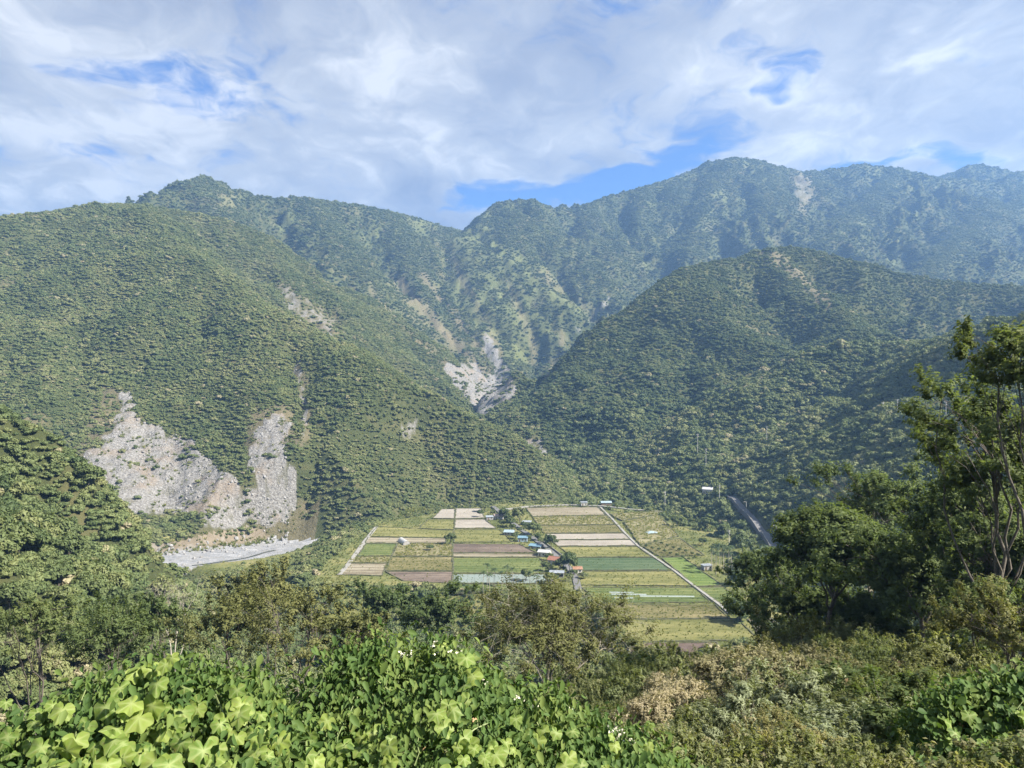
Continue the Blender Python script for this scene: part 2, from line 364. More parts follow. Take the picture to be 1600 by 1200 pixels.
def streak_poly(pts, w):
    p = np.array(pts, float); t_ = np.gradient(p, axis=0); t_ /= np.linalg.norm(t_, axis=1, keepdims=True); n_ = np.stack([-t_[:, 1], t_[:, 0]], -1) * w / 2
    return [tuple(q) for q in np.concatenate([p + n_, (p - n_)[::-1]])]
STREAKS = [([(618,432),(650,470),(690,515),(735,560),(765,590)], 11, .7), ([(575,450),(620,500),(670,545),(710,585)], 9, .5), ([(655,425),(700,480),(740,530),(770,570)], 9, .6), ([(705,395),(725,440),(760,500),(785,560)], 9, .55), ([(845,425),(880,455),(935,495)], 10, .5), ([(790,440),(815,490),(838,560)], 9, .5), ([(880,520),(870,560),(845,600)], 9, .6), ([(1245,268),(1260,300),(1252,335)], 16, .45), ([(470,560),(476,620),(478,690)], 10, .6), ([(300,700),(330,760),(350,810)], 8, .4)]
for k, (poly, y0, y1, amt) in enumerate([(streak_poly(p_, w_), 600, 4000, a_) for p_, w_, a_ in STREAKS] + [
  ([(1175,390),(1215,393),(1262,428),(1318,486),(1288,486),(1236,432)], 1100, 1700, .55),
  ([(600,430),(640,440),(720,540),(700,560),(640,500)], 1500, 3000, .25),
  ([(340,300),(372,300),(372,330),(335,330)], 2000, 2600, .3),
  ([(420,430),(460,440),(540,510),(530,540),(470,510)], 900, 2000, .38), ([(1232,272),(1272,270),(1285,312),(1250,330)], 2000, 5000, .35), ([(390,640),(455,630),(470,700),(385,720)], 520, 1100, .55), ([(160,600),(190,600),(190,660),(130,720),(110,710)], 520, 1100, .5),
]): tan = np.maximum(tan, soft_poly(poly, y0, y1, 14, seed=20 + k) * amt)
for k, (poly, y0, y1, amt) in enumerate([
  ([(690,385),(755,335),(800,385),(862,430),(940,492),(920,500),(850,470),(860,560),(800,570),(745,520),(700,450)], 1700, 3200, .95),
  ([(330,290),(378,300),(372,330),(340,325)], 2000, 2600, .8),
  ([(1095,295),(1125,300),(1155,325),(1120,322)], 2300, 3400, .9),
  ([(1080,335),(1120,335),(1125,350),(1040,380),(1040,370)], 2300, 3400, .7),
  ([(545,440),(640,440),(740,560),(700,565),(640,530)], 1600, 2900, .5),
]): grass = np.maximum(grass, soft_poly(poly, y0, y1, 22, seed=30 + k) * amt)
far = sstep(GY, 1700, 2200) * (GL != 6)
grass = np.maximum(grass, far * sstep(fbm(GX / 130, GY / 130, 91, 4), .16, .34) * .7)
tan = np.maximum(tan, sstep(fbm(GX / 90, GY / 90, 95, 3), .34, .5) * .35 * (GY > 500))
streak = sstep(fbm(GX / 9, GY / 9, 97, 3), -.25, .12)
rock = blur(rock, 1) * (0.45 + 0.55 * streak); grass = blur(grass, 2) * (.35 + .65 * sstep(fbm(GX / 40, GY / 40, 98, 3), -.2, .2)); tan = blur(tan, 2)
tan = np.maximum(tan, .3 * blur((rock > .3).astype(np.float32), 10) * (GY < 1100))
bank_m = sstep(GRD, 41, 50) * (GY < 745)
tan = np.maximum(tan, .5 * sstep(-GRD, -68, -54) * (GY < 745) * (GZ < 6) * (GX < -185))
# broken relief on bare rock
GZ += rock * (fbm(GX / 7, GY / 7, 101, 3) * 2.6 + ridged(GX / 25, GY / 25, 103, 2) * 2)

# ------------------------------------------------------------------ mesh helpers
def mesh_np(name, verts, faces, mats=(), attrs=None, smooth=False, mat_idx=None):
    verts = np.ascontiguousarray(verts, np.float32); faces = np.ascontiguousarray(faces, np.int32); k = faces.shape[1]
    me = bpy.data.meshes.new(name); me.vertices.add(len(verts)); me.vertices.foreach_set('co', verts.ravel())
    me.loops.add(faces.size); me.loops.foreach_set('vertex_index', faces.ravel())
    me.polygons.add(len(faces)); me.polygons.foreach_set('loop_start', np.arange(0, faces.size, k, dtype=np.int32))
    if smooth: me.polygons.foreach_set('use_smooth', np.ones(len(faces), bool))
    if mat_idx is not None: me.polygons.foreach_set('material_index', np.ascontiguousarray(mat_idx, np.int32))
    me.update(calc_edges=True)
    for n, (typ, dat) in (attrs or {}).items():
        a = me.attributes.new(n, typ, 'POINT'); key = {'FLOAT': 'value', 'INT': 'value', 'FLOAT_VECTOR': 'vector', 'FLOAT_COLOR': 'color'}[typ]
        a.data.foreach_set(key, np.ascontiguousarray(dat, np.int32 if typ == 'INT' else np.float32).ravel())
    for m in mats: me.materials.append(m)
    return me
def put(name, me, parent=None, loc=(0, 0, 0), rot=(0, 0, 0), scl=(1, 1, 1), **props):
    o = bpy.data.objects.new(name, me); COL.objects.link(o); o.location = loc; o.rotation_euler = rot; o.scale = scl
    if parent is not None: o.parent = parent
    for k, v in props.items(): o[k] = v
    return o
def mat(name):
    m = bpy.data.materials.new(name); m.use_nodes = True; t = NT(m.node_tree); return m, t, t.n['Principled BSDF']
def attr(t, name, kind='GEOMETRY', out=2):
    n = t.node('ShaderNodeAttribute', attribute_type=kind, attribute_name=name); return n.outputs[out]
def bump(t, b, h, strength=0.5, dist=0.1):
    n = t.node('ShaderNodeBump'); n.inputs['Strength'].default_value = strength; n.inputs['Distance'].default_value = dist
    t.l.new(h, n.inputs['Height']); t.l.new(n.outputs[0], b.inputs['Normal'])

# ------------------------------------------------------------------ ground materials
def land_material():
    m, t, b = mat('hill_ground')
    geo = t.node('ShaderNodeNewGeometry'); P = geo.outputs['Position']
    n1 = t.noise(P, 0.03, 5, 0.6, dim='3D'); n2 = t.noise(P, 0.35, 4, 0.6, dim='3D')
    soil = t.ramp(n1, [(.3, (.035, .045, .018)), (.5, (.055, .065, .026)), (.7, (.10, .095, .045))])
    gr = t.ramp(n2, [(.3, (.075, .092, .036)), (.55, (.115, .128, .052)), (.75, (.165, .16, .082))])
    c = t.mix(attr(t, 'grass'), soil, gr)
    tn = t.ramp(n2, [(.3, (.11, .088, .055)), (.6, (.19, .155, .105))]); c = t.mix(attr(t, 'tan'), c, tn)
    n3 = t.noise(P, 0.55, 6, 0.72, dim='3D')
    rk = t.ramp(n3, [(.30, (.07, .067, .062)), (.45, (.145, .14, .132)), (.58, (.225, .22, .21)), (.72, (.34, .335, .325))])
    rk = t.mix(t.math('MULTIPLY', t.smooth(n1, .5, .68), .6), rk, (.20, .155, .11))
    c = t.mix(t.smooth(attr(t, 'rock'), .25, .6), c, rk)
    t.l.new(c, b.inputs['Base Color']); b.inputs['Roughness'].default_value = .95; b.inputs['Specular IOR Level'].default_value = .1
    bump(t, b, t.math('ADD', n3, n2), 1.0, 1.5)
    return m
M_LAND = land_material()
def floor_material():
    m, t, b = mat('valley_grass')
    geo = t.node('ShaderNodeNewGeometry'); P = geo.outputs['Position']
    n1 = t.noise(P, 0.04, 5, 0.6); n2 = t.noise(P, 0.6, 4, 0.65)
    c = t.ramp(t.math('ADD', t.math('MULTIPLY', n1, .6), t.math('MULTIPLY', n2, .4)), [(.36, (.06, .075, .025)), (.5, (.115, .125, .045)), (.62, (.19, .175, .075))])
    t.l.new(c, b.inputs['Base Color']); b.inputs['Roughness'].default_value = .95; b.inputs['Specular IOR Level'].default_value = .1
    bump(t, b, n2, .8, .5); return m
M_FLOOR = floor_material()
def gravel_material():
    m, t, b = mat('river_gravel')
    geo = t.node('ShaderNodeNewGeometry'); P = geo.outputs['Position']
    n1 = t.noise(P, 0.05, 4, 0.6); n2 = t.math('ADD', t.math('MULTIPLY', t.noise(P, 1.2, 5, 0.7), .55), t.math('MULTIPLY', t.noise(P, .13, 4, 0.65, 1.0), .45))
    c = t.ramp(n2, [(.36, (.10, .105, .112)), (.5, (.19, .195, .203)), (.62, (.32, .32, .325))])
    c = t.mix(t.smooth(attr(t, 'bank'), .2, .8), c, t.ramp(n2, [(.3, (.08, .065, .04)), (.7, (.19, .155, .11))]))
    c = t.mix(t.math('MULTIPLY', t.smooth(n1, .5, .62), .35), c, (.22, .21, .19))
    t.l.new(c, b.inputs['Base Color']); b.inputs['Roughness'].default_value = .85
    bump(t, b, n2, 1.0, .6); return m
M_GRAVEL = gravel_material()

# ------------------------------------------------------------------ the land, one object for each landform
i_ = np.arange(NR - 1)[:, None] * NA; j_ = np.arange(NA)[None, :]; j2_ = (j_ + 1) % NA
QF = np.stack([i_ + j_, i_ + NA + j_, i_ + NA + j2_, i_ + j2_], -1).reshape(-1, 4)
VV = np.stack([GX, GY, GZ], -1).reshape(-1, 3)
flab = GL.ravel()[QF[:, 0]].copy()
lab2 = flab.reshape(NR - 1, NA)
for li, nm in enumerate(LAND):
    f = QF[flab == li]
    if len(f) == 0: continue
    used, inv = np.unique(f, return_inverse=True); f = inv.reshape(-1, 4)
    v = VV[used]
    if nm == 'hillside_near':                                  # close the small hole under the camera
        pass
    at = {k: ('FLOAT', A.ravel()[used]) for k, A in (('rock', rock), ('tan', tan), ('grass', grass), ('bank', bank_m))}
    me = mesh_np(nm, v, f, [M_FLOOR if nm == 'valley_floor' else M_GRAVEL if nm == 'river_bed' else M_LAND], at, smooth=True)
    put(nm, me, kind='structure')

# ------------------------------------------------------------------ foliage
def leaf_material(name, dark, mid, light, alt=(.20, .16, .08), trans=0.25, src='INSTANCER', rough=.6, spec=.2, lvw=.25):
    m, t, b = mat(name)
    tint = attr(t, 'tint', src)
    geo = t.node('ShaderNodeNewGeometry')
    lv = attr(t, 'lv')                                          # leaf to leaf variation, lighter towards clump tops, darker in inner vine layers
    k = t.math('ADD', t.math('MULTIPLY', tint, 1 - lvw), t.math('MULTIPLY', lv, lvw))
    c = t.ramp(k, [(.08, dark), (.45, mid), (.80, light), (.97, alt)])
    t.l.new(c, b.inputs['Base Color']); b.inputs['Roughness'].default_value = rough; b.inputs['Specular IOR Level'].default_value = spec
    if trans > 0:
        tr = t.node('ShaderNodeBsdfTranslucent'); t.l.new(t.mix(1.0, c, (1.25, 1.3, .6, 1), 'MULTIPLY'), tr.inputs[0])
        mx = t.node('ShaderNodeMixShader'); mx.inputs[0].default_value = trans
        t.l.new(b.outputs[0], mx.inputs[1]); t.l.new(tr.outputs[0], mx.inputs[2])
        t.l.new(mx.outputs[0], t.n['Material Output'].inputs[0])
    return m
GREEN = dict(dark=(.052, .080, .030), mid=(.112, .142, .054), light=(.185, .200, .082), alt=(.32, .285, .19))
M_FOREST = leaf_material('forest_leaves', trans=0.2, **GREEN)
def frame_from(nrm, rg):
    n = nrm / np.linalg.norm(nrm, axis=1, keepdims=True)
    t = np.cross(n, rg.normal(size=n.shape)); t /= np.linalg.norm(t, axis=1, keepdims=True)
    return n, t, np.cross(n, t)
def leaf_quads(cen, nrm, size, rg, aspect=0.55, fold=0.0):
    """one rhombic leaf (two triangles in a quad) at every centre"""
    n, t, b = frame_from(nrm, rg); s = size[:, None]
    tip = cen + t * s + n * s * fold * -.3; base = cen - t * s; l = cen + b * s * aspect + n * s * fold * .3; r = cen - b * s * aspect + n * s * fold * .3
    v = np.stack([base, r, tip, l], 1).reshape(-1, 3); f = np.arange(len(cen) * 4).reshape(-1, 4)
    return v, f
def ico_core(centers, radii, rg, jit=.16):
    import bmesh
    bm = bmesh.new(); V = []; Fc = []; off = 0
    bmesh.ops.create_icosphere(bm, subdivisions=2, radius=1); bm.verts.ensure_lookup_table()
    v0 = np.array([q.co[:] for q in bm.verts]); f0 = np.array([[q.index for q in f.verts] for f in bm.faces]); bm.free()
    for c, r in zip(centers, radii):
        v = v0 * (1 + rg.normal(0, jit, (len(v0), 1))) * r + c; V.append(v); Fc.append(f0 + off); off += len(v0)
    return np.concatenate(V), np.concatenate(Fc)
def blob_points(n, centers, radii, rg, shell=.35):
    """points spread through the outer shell of a crown made of ellipsoids, with outward normals"""
    w_ = np.prod(radii, 1) ** (2 / 3); k = rg.choice(len(centers), n, p=w_ / w_.sum())
    d = rg.normal(size=(n, 3)); d[:, 2] = np.where(d[:, 2] < -.3 * np.abs(d[:, 0]) - .2, -d[:, 2], d[:, 2]); d /= np.linalg.norm(d, axis=1, keepdims=True)
    q = 1 + rg.normal(0, .10, n) - shell * rg.random(n) ** 2
    p = centers[k] + d * radii[k] * q[:, None]
    # drop points buried deep in another blob
    ins = np.zeros(n, bool)
    for c, r in zip(centers, radii): ins |= (((p - c) / r) ** 2).sum(1) < .5
    return p[~ins], (d / radii[k])[~ins], d[~ins]
def far_crown(seed, nb, nq, size, spread=.82, zlo=.25, zhi=.85, squash=.8):
    rg = np.random.default_rng(seed)
    a = rg.uniform(0, 2 * np.pi, nb); rr = spread * np.sqrt(rg.random(nb)); rr[0] = 0
    cen = np.stack([np.cos(a) * rr, np.sin(a) * rr, rg.uniform(zlo, zhi, nb) * (1 - .45 * rr)], -1)
    r = rg.uniform(.24, .46, nb); r[0] = .46
    rad3 = np.stack([r * rg.uniform(.9, 1.2, nb), r * rg.uniform(.9, 1.2, nb), r * squash], -1)
    p, nr, d = blob_points(nq, cen, rad3, rg)
    nrm = nr / np.linalg.norm(nr, axis=1, keepdims=True) + rg.normal(0, .55, p.shape)
    v, f = leaf_quads(p, nrm, rg.uniform(.7, 1.35, len(p)) * size, rg, .6, .5)
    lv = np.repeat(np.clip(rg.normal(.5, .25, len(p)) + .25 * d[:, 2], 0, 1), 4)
    cv, cf = ico_core(cen, rad3 * .80, rg)
    tri = np.concatenate([f[:, [0, 1, 2]], f[:, [0, 2, 3]]]); 
    V = np.concatenate([v, cv]); FF = np.concatenate([tri, cf + len(v)]); lv = np.concatenate([lv, np.full(len(cv), .4)])
    me = mesh_np('forest_crown', V, FF, [M_FOREST], {'lv': ('FLOAT', lv)})
    return me
def proto_collection(name, meshes):
    c = bpy.data.collections.new(name)
    for i, me in enumerate(meshes):
        o = bpy.data.objects.new('%s_%02d' % (name, i), me); c.objects.link(o)
    return c
def gn_scatter(name, coll, pts, rot, scl, pid, attrs=None, parent=None, **props):
    at = {'rot': ('FLOAT_VECTOR', rot), 'scl': ('FLOAT_VECTOR', scl), 'pid': ('INT', pid)}
    for k, v in (attrs or {}).items(): at[k] = ('FLOAT', v)
    me = bpy.data.meshes.new(name); me.vertices.add(len(pts)); me.vertices.foreach_set('co', np.ascontiguousarray(pts, np.float32).ravel())
    for n, (typ, dat) in at.items():
        a = me.attributes.new(n, typ, 'POINT'); a.data.foreach_set('vector' if typ == 'FLOAT_VECTOR' else 'value', np.ascontiguousarray(dat, np.int32 if typ == 'INT' else np.float32).ravel())
    o = put(name, me, parent, **props)
    g = bpy.data.node_groups.new(name + '_scatter', 'GeometryNodeTree')
    g.interface.new_socket('Geometry', in_out='INPUT', socket_type='NodeSocketGeometry'); g.interface.new_socket('Geometry', in_out='OUTPUT', socket_type='NodeSocketGeometry')
    gi = g.nodes.new('NodeGroupInput'); go = g.nodes.new('NodeGroupOutput'); ip = g.nodes.new('GeometryNodeInstanceOnPoints'); ci = g.nodes.new('GeometryNodeCollectionInfo')
    ci.inputs['Collection'].default_value = coll; ci.inputs['Separate Children'].default_value = True; ci.inputs['Reset Children'].default_value = True
    g.links.new(gi.outputs[0], ip.inputs['Points']); g.links.new(ci.outputs[0], ip.inputs['Instance']); ip.inputs['Pick Instance'].default_value = True
    for nm, typ, sock in (('rot', 'FLOAT_VECTOR', 'Rotation'), ('scl', 'FLOAT_VECTOR', 'Scale'), ('pid', 'INT', 'Instance Index')):
        a = g.nodes.new('GeometryNodeInputNamedAttribute'); a.data_type = typ; a.inputs['Name'].default_value = nm
        g.links.new(a.outputs[0], ip.inputs[sock])
    g.links.new(ip.outputs[0], go.inputs[0])
    md = o.modifiers.new('scatter', 'NODES'); md.node_group = g
    return o

# ------------------------------------------------------------------ forest on the slopes
ROADS = {'valley_road': [(1141, 778), (1160, 797), (1178, 815), (1196, 838), (1212, 862), (1222, 885)]}
ROAD_W = {k: resample([raycast(*p) for p in v], 4) for k, v in ROADS.items()}
def road_dist(x, y):
    d = np.full(x.shape, 1e9)
    for smp in ROAD_W.values():
        for q in smp: d = np.minimum(d, np.hypot(x - q[0], y - q[1]))
    return d
HOR = horizon(1.5); HOR = np.vstack([np.full((1, NA), -9), HOR[:-1]])
def candidates(r0, r1, step, half=R(37)):
    xs = np.arange(-r1 * math.sin(half), r1 * math.sin(half), step); ys = np.arange(r0 * math.cos(half), r1, step)
    X, Y = np.meshgrid(xs, ys); X = X.ravel() + rng.uniform(-.5, .5, X.size) * step; Y = Y.ravel() + rng.uniform(-.5, .5, Y.size) * step
    r = np.hypot(X, Y); k = (r > r0) & (r < r1) & (np.abs(np.arctan2(X, Y)) < half); return X[k], Y[k]
FIELD_ZONE = TERRACE
def forest_zone(r0, r1, step, dens=1.0):
    X, Y = candidates(r0, r1, step)
    Z = grid_at(X, Y); r = np.hypot(X, Y)
    top = (Z + 9 - EYE) / r
    k = top > grid_at(X, Y, HOR) - .004
    rk = grid_at(X, Y, rock); gs = grid_at(X, Y, grass); tn = grid_at(X, Y, tan); rd = grid_at(X, Y, GRD)
    p = 1 - (.96 - .42 * sstep(fbm(X / 20, Y / 20, 127, 3), .04, .22)) * sstep(rk, .12, .45) - .80 * gs - .72 * sstep(tn, .12, .65)
    p = np.where((rd < 56) & (Y < 735) & (Z < 2) & (X < -178), 0, p)
    p = np.where(road_dist(X, Y) < 7, 0, p)
    td = poly_dist(X, Y, TERRACE); edge = sstep(td, -42, -4) * (X > 80) * .55 * sstep(fbm(X / 14, Y / 14, 123, 2), -.1, .25)
    p = np.where(td < 0, edge, p)
    ue = 800 + F * X / Y; vt = 600 - F * (Z + 5.5 - EYE) / Y; ve = np.interp(ue, [226, 300, 340, 400, 450, 495], [898, 895, 889, 876, 862, 846])
    low = (ue > 226) & (ue < 495) & (Y < 610) & (vt < ve)                # low scrub only, where the view opens on the gravel
    vt2 = 600 - F * (Z + 2.0 - EYE) / Y; k &= ~(low & (vt2 < ve - 4) & (Y > 420))
    k &= rng.random(len(X)) < p * dens
    return X[k], Y[k], Z[k], np.where(low[k], .42, 1.0)
zones = [forest_zone(140, 420, 3.0), forest_zone(420, 1000, 3.1), forest_zone(1000, 1900, 4.1), forest_zone(1900, 3700, 5.9), forest_zone(3700, 4900, 9)]
siz = [3.0, 2.4, 2.9, 3.7, 5.2]
FX = []; 
for (X, Y, Z, q), s0 in zip(zones, siz):
    q = q * np.where((X > 60) & (np.hypot(X, Y) > 450) & (np.hypot(X, Y) < 1050), 1.6, 1.0)
    s = q * s0 * np.clip(np.exp(rng.normal(0, .30, len(X))), .5, 1.9) * (1 + .45 * fbm(X / 45, Y / 45, 121, 3)); FX.append(np.stack([X, Y, Z, s], -1))
FX = np.concatenate(FX)
print('forest trees', [len(z[0]) for z in zones])

# ------------------------------------------------------------------ forest: the trees that show largest are things, the rest one mass
def wood_material(name, c1, c2):
    m, t, b = mat(name); geo = t.node('ShaderNodeTexCoord')
    n = t.noise(geo.outputs['Object'], 6.0, 5, .65, dim='3D'); t.l.new(t.ramp(n, [(.3, c1), (.7, c2)]), b.inputs['Base Color'])
    b.inputs['Roughness'].default_value = .9; bump(t, b, n, .6, .05); return m
M_BARK = wood_material('bark', (.055, .047, .038), (.15, .13, .105))
M_PALE = wood_material('pale_bark', (.20, .18, .145), (.38, .35, .29))
M_TREE = leaf_material('tree_leaves', trans=.28, src='OBJECT', **GREEN)
def tube(path, rad_, sides=6):
    path = np.asarray(path, float); n = len(path); rad_ = np.broadcast_to(rad_, n)
    tg = np.gradient(path, axis=0); tg /= np.linalg.norm(tg, axis=1, keepdims=True) + 1e-9
    ref = np.where(np.abs(tg[:, [2]]) > .9, [[1., 0, 0]], [[0, 0, 1.]]); a = np.cross(tg, ref); a /= np.linalg.norm(a, axis=1, keepdims=True); b = np.cross(tg, a)
    th = np.arange(sides) / sides * 2 * np.pi
    v = (path[:, None] + rad_[:, None, None] * (np.cos(th)[None, :, None] * a[:, None] + np.sin(th)[None, :, None] * b[:, None])).reshape(-1, 3)
    i = np.arange(n - 1)[:, None] * sides; j = np.arange(sides)[None]; j2 = (j + 1) % sides
    return v, np.stack([i + j, i + j2, i + sides + j2, i + sides + j], -1).reshape(-1, 4)
def join(parts):
    V, Fc, off = [], [], 0
    for v, f in parts: V.append(v); Fc.append(f + off); off += len(v)
    return np.concatenate(V), np.concatenate(Fc)
def curve(p0, p1, bend, rg, n=7):
    t = np.linspace(0, 1, n)[:, None]; L = np.linalg.norm(p1 - p0); m = (p0 + p1) / 2 + np.array([rg.normal(), rg.normal(), 0]) * L * bend + [0, 0, L * bend * .6]
    q = (1 - t) ** 2 * p0 + 2 * t * (1 - t) * m + t * t * p1; q[1:-1] += rg.normal(0, .012 * L, (n - 2, 3)); return q
def make_tree(seed, H, crad, ccz, ncl, nleaf, leaf, trunk_r, lean=(0, 0), puff=.30, limbs=6, aspect=.45, split=.35, flat=.7, fill=.75, bare=False, sides=6, spray=0.0):
    """trunk with limbs and twigs, leaf clusters through the volume of the crown; returns (wood mesh data, crown mesh data)"""
    rg = np.random.default_rng(seed); crad = np.array(crad, float); top = np.array([lean[0], lean[1], ccz])
    wood = []
    tp = curve(np.array([0, 0, -.6]), top * [1, 1, 1.0], .06, rg, 9); tr = np.linspace(trunk_r, trunk_r * .35, 9); tr[0] *= 1.35
    wood.append(tube(tp, tr, sides + 2))
    d = rg.normal(size=(ncl, 3)); d /= np.linalg.norm(d, axis=1, keepdims=True); d[:, 2] = np.where(d[:, 2] < -.35, -d[:, 2], d[:, 2])
    q = rg.random(ncl) ** (1 / 3) * (1 - (1 - fill) * rg.random(ncl)); lob = 1 + .28 * np.sin(3 * np.arctan2(d[:, 1], d[:, 0]) + seed) * (1 - np.abs(d[:, 2]))
    for _ in range(3 if spray > 0 else 0): kv = rg.normal(0, 2.6, 3); lob = lob * (1 + .24 * np.sin(d @ kv + rg.uniform(0, 6.28)))
    cl = top + d * crad * (q * lob)[:, None]
    lim_c = cl[rg.choice(ncl, limbs, replace=False)] * .75 + top * .25
    own = np.argmin(np.linalg.norm(cl[:, None] - lim_c[None], axis=2), 1)
    for k in range(limbs):
        s = tp[int(len(tp) * (split + (1 - split) * rg.random() * .8))]; p = curve(s, lim_c[k], .14, rg, 8)
        r0 = trunk_r * rg.uniform(.35, .55); wood.append(tube(p, np.linspace(r0, r0 * .35, 8), sides))
        for c in cl[own == k]:
            a = p[rg.integers(3, 8)]; wood.append(tube(curve(a, c, .16, rg, 5), np.linspace(r0 * .28, r0 * .09, 5), 4))
            if bare:
                for _ in range(4):
                    e = c + rg.normal(0, .22, 3) * crad; wood.append(tube(curve(c, e, .2, rg, 4), np.linspace(r0 * .1, r0 * .05, 4), 3))
    k = np.repeat(np.arange(ncl), nleaf); pr = puff * crad.mean() * rg.uniform(.7, 1.3, ncl)
    e = rg.normal(size=(len(k), 3)); e /= np.linalg.norm(e, axis=1, keepdims=True); e *= rg.random((len(k), 1)) ** .4; e[:, 2] *= flat
    if spray > 0:                                                # leaves strung along twigs that reach out and up
        ntw = max(1, nleaf // 14); tw = rg.integers(0, ntw, len(k)); key_ = k * ntw + tw
        dr = d[np.repeat(np.arange(ncl), ntw)] + np.array([0, 0, .55]) + rg.normal(0, .75, (ncl * ntw, 3)); dr /= np.linalg.norm(dr, axis=1, keepdims=True)
        e = e * .24 + dr[key_] * (rg.random((len(k), 1)) * 1.5 - .35) * spray + np.array([0, 0, -.10]) * spray
    p = cl[k] + e * pr[k][:, None]
    out_ = p - top; nrm = e * 1.0 + np.array([0, 0, .55]) + .25 * out_ / crad + rg.normal(0, .45, p.shape)
    v, f = leaf_quads(p, nrm, leaf * rg.uniform(.65, 1.35, len(p)), rg, aspect, .5)
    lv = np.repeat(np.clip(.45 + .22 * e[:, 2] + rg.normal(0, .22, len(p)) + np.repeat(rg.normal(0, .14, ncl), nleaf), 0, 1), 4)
    return join(wood), (v, f, lv)
TREE_CACHE = {}
def tree_meshes(key, leafmat, barkmat, **kw):
    if key not in TREE_CACHE:
        wd, (v, f, lv) = make_tree(**kw)
        TREE_CACHE[key] = (mesh_np('trunk', wd[0], wd[1], [barkmat], smooth=True), mesh_np('crown', v, f, [leafmat], {'lv': ('FLOAT', lv)}))
    return TREE_CACHE[key]
def empty(name, loc, rz=0, scl=(1, 1, 1), **props):
    return put(name, None, None, loc, (0, 0, rz), scl, **props)
def place_tree(name, meshes, loc, rz, scl, tint, **props):
    e = empty(name, loc, rz, scl, **props)
    put('trunk', meshes[0], e); c = put('crown', meshes[1], e); c['tint'] = float(tint)
    return e
NP_FAR = 8
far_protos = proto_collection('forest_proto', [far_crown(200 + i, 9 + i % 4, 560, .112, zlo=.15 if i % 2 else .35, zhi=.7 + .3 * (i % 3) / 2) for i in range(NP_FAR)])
r_ = np.hypot(FX[:, 0], FX[:, 1]); X, Y = FX[:, 0], FX[:, 1]; n = len(FX)
tint = np.clip(.42 + .42 * fbm(X / 110, Y / 110, 131, 3) + .42 * fbm(X / 28, Y / 28, 133, 3) + rng.normal(0, .16, n), .02, .88)
tint = np.where((X < 40) & (r_ > 420) & (r_ < 1900), np.clip(tint + .13, 0, .9), tint)
odd = rng.random(n) < .028; tint = np.where(odd, rng.uniform(.85, 1.12, n), tint)
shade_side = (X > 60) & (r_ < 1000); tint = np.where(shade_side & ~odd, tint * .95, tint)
ji = np.clip(((np.arctan2(X, Y) - az[0]) / (az[1] - az[0])).round().astype(int), 0, NA_IN - 1); ii = np.clip(np.interp(np.log(r_), np.log(rad), np.arange(NR)).round().astype(int), 0, NR - 1)
stand = GL[ii, ji]                                             # tone by landform: its tree mix, plus sun and shade put into the tint
for nm_, add in (('hill_right', -.12), ('hillside_right', .13), ('mountain_center', -.06), ('mountain_far_left', -.08), ('mountain_right', -.08), ('mountain_far_right', -.15)):
    tint = np.where((stand == LAND.index(nm_)) & ~odd, np.clip(tint + add, .02, .9), tint)
inview = (np.abs(X / Y) < .70) & ((FX[:, 2] + 4 - EYE) / Y > -.52)
score = np.where(inview, FX[:, 3] / r_, 0); order = np.argsort(-score)
named = np.zeros(n, bool); named[order[:290]] = True
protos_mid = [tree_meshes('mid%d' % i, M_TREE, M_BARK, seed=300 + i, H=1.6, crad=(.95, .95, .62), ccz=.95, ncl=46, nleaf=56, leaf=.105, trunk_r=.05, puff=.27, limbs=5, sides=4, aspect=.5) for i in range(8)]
for i in np.nonzero(named)[0]:
    x, y, z, s = FX[i]; u = 800 + F * x / y
    v_ = 600 - F * (z + 4 - EYE) / y
    if u < 90: where = 'on the steep slope at the left edge'
    elif u < 230: where = 'on the left spur in front of the landslide' if v_ < 900 else 'on the lower slope behind the leftmost vines'
    elif u < 400: where = 'near the grey leafless tree below the river' if v_ < 960 else 'behind the left vine mound'
    elif u < 560: where = 'between the river bend and the left fields' if v_ < 930 else 'above the dip between the two vine mounds'
    elif u < 730: where = 'under the lower edge of the left fields' if v_ < 950 else 'behind the top of the centre vine mound'
    elif u < 1000: where = 'in front of the palms and vegetable rows' if v_ < 960 else 'around the bare branched tree'
    elif u < 1180: where = 'beside the yellow plots right of the village' if v_ < 990 else 'below the bare soil plot'
    elif u < 1400: where = 'behind the large dark spreading tree'
    else: where = 'behind the tall slim tree at right'
    tone = 'dark green' if tint[i] < .33 else 'mid green' if tint[i] < .62 else 'yellowish green' if tint[i] < .86 else 'dry brownish'
    lab = ('small ' if s < 3.1 else 'large ' if s > 4.2 else '') + tone + ' leafy tree ' + where
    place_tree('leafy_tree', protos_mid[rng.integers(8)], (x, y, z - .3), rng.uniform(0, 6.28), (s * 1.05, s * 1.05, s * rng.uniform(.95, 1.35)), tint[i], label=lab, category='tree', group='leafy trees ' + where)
m_ = ~named; k = m_.sum()
rot = np.stack([rng.normal(0, .08, k), rng.normal(0, .08, k), rng.uniform(0, 6.28, k)], -1)
scl = np.stack([FX[m_, 3], FX[m_, 3], FX[m_, 3] * rng.uniform(.7, 1.25, k)], -1)
gn_scatter('forest', far_protos, FX[m_, :3] - [0, 0, .6], rot, scl, rng.integers(0, NP_FAR, k), {'tint': tint[m_]}, kind='stuff')

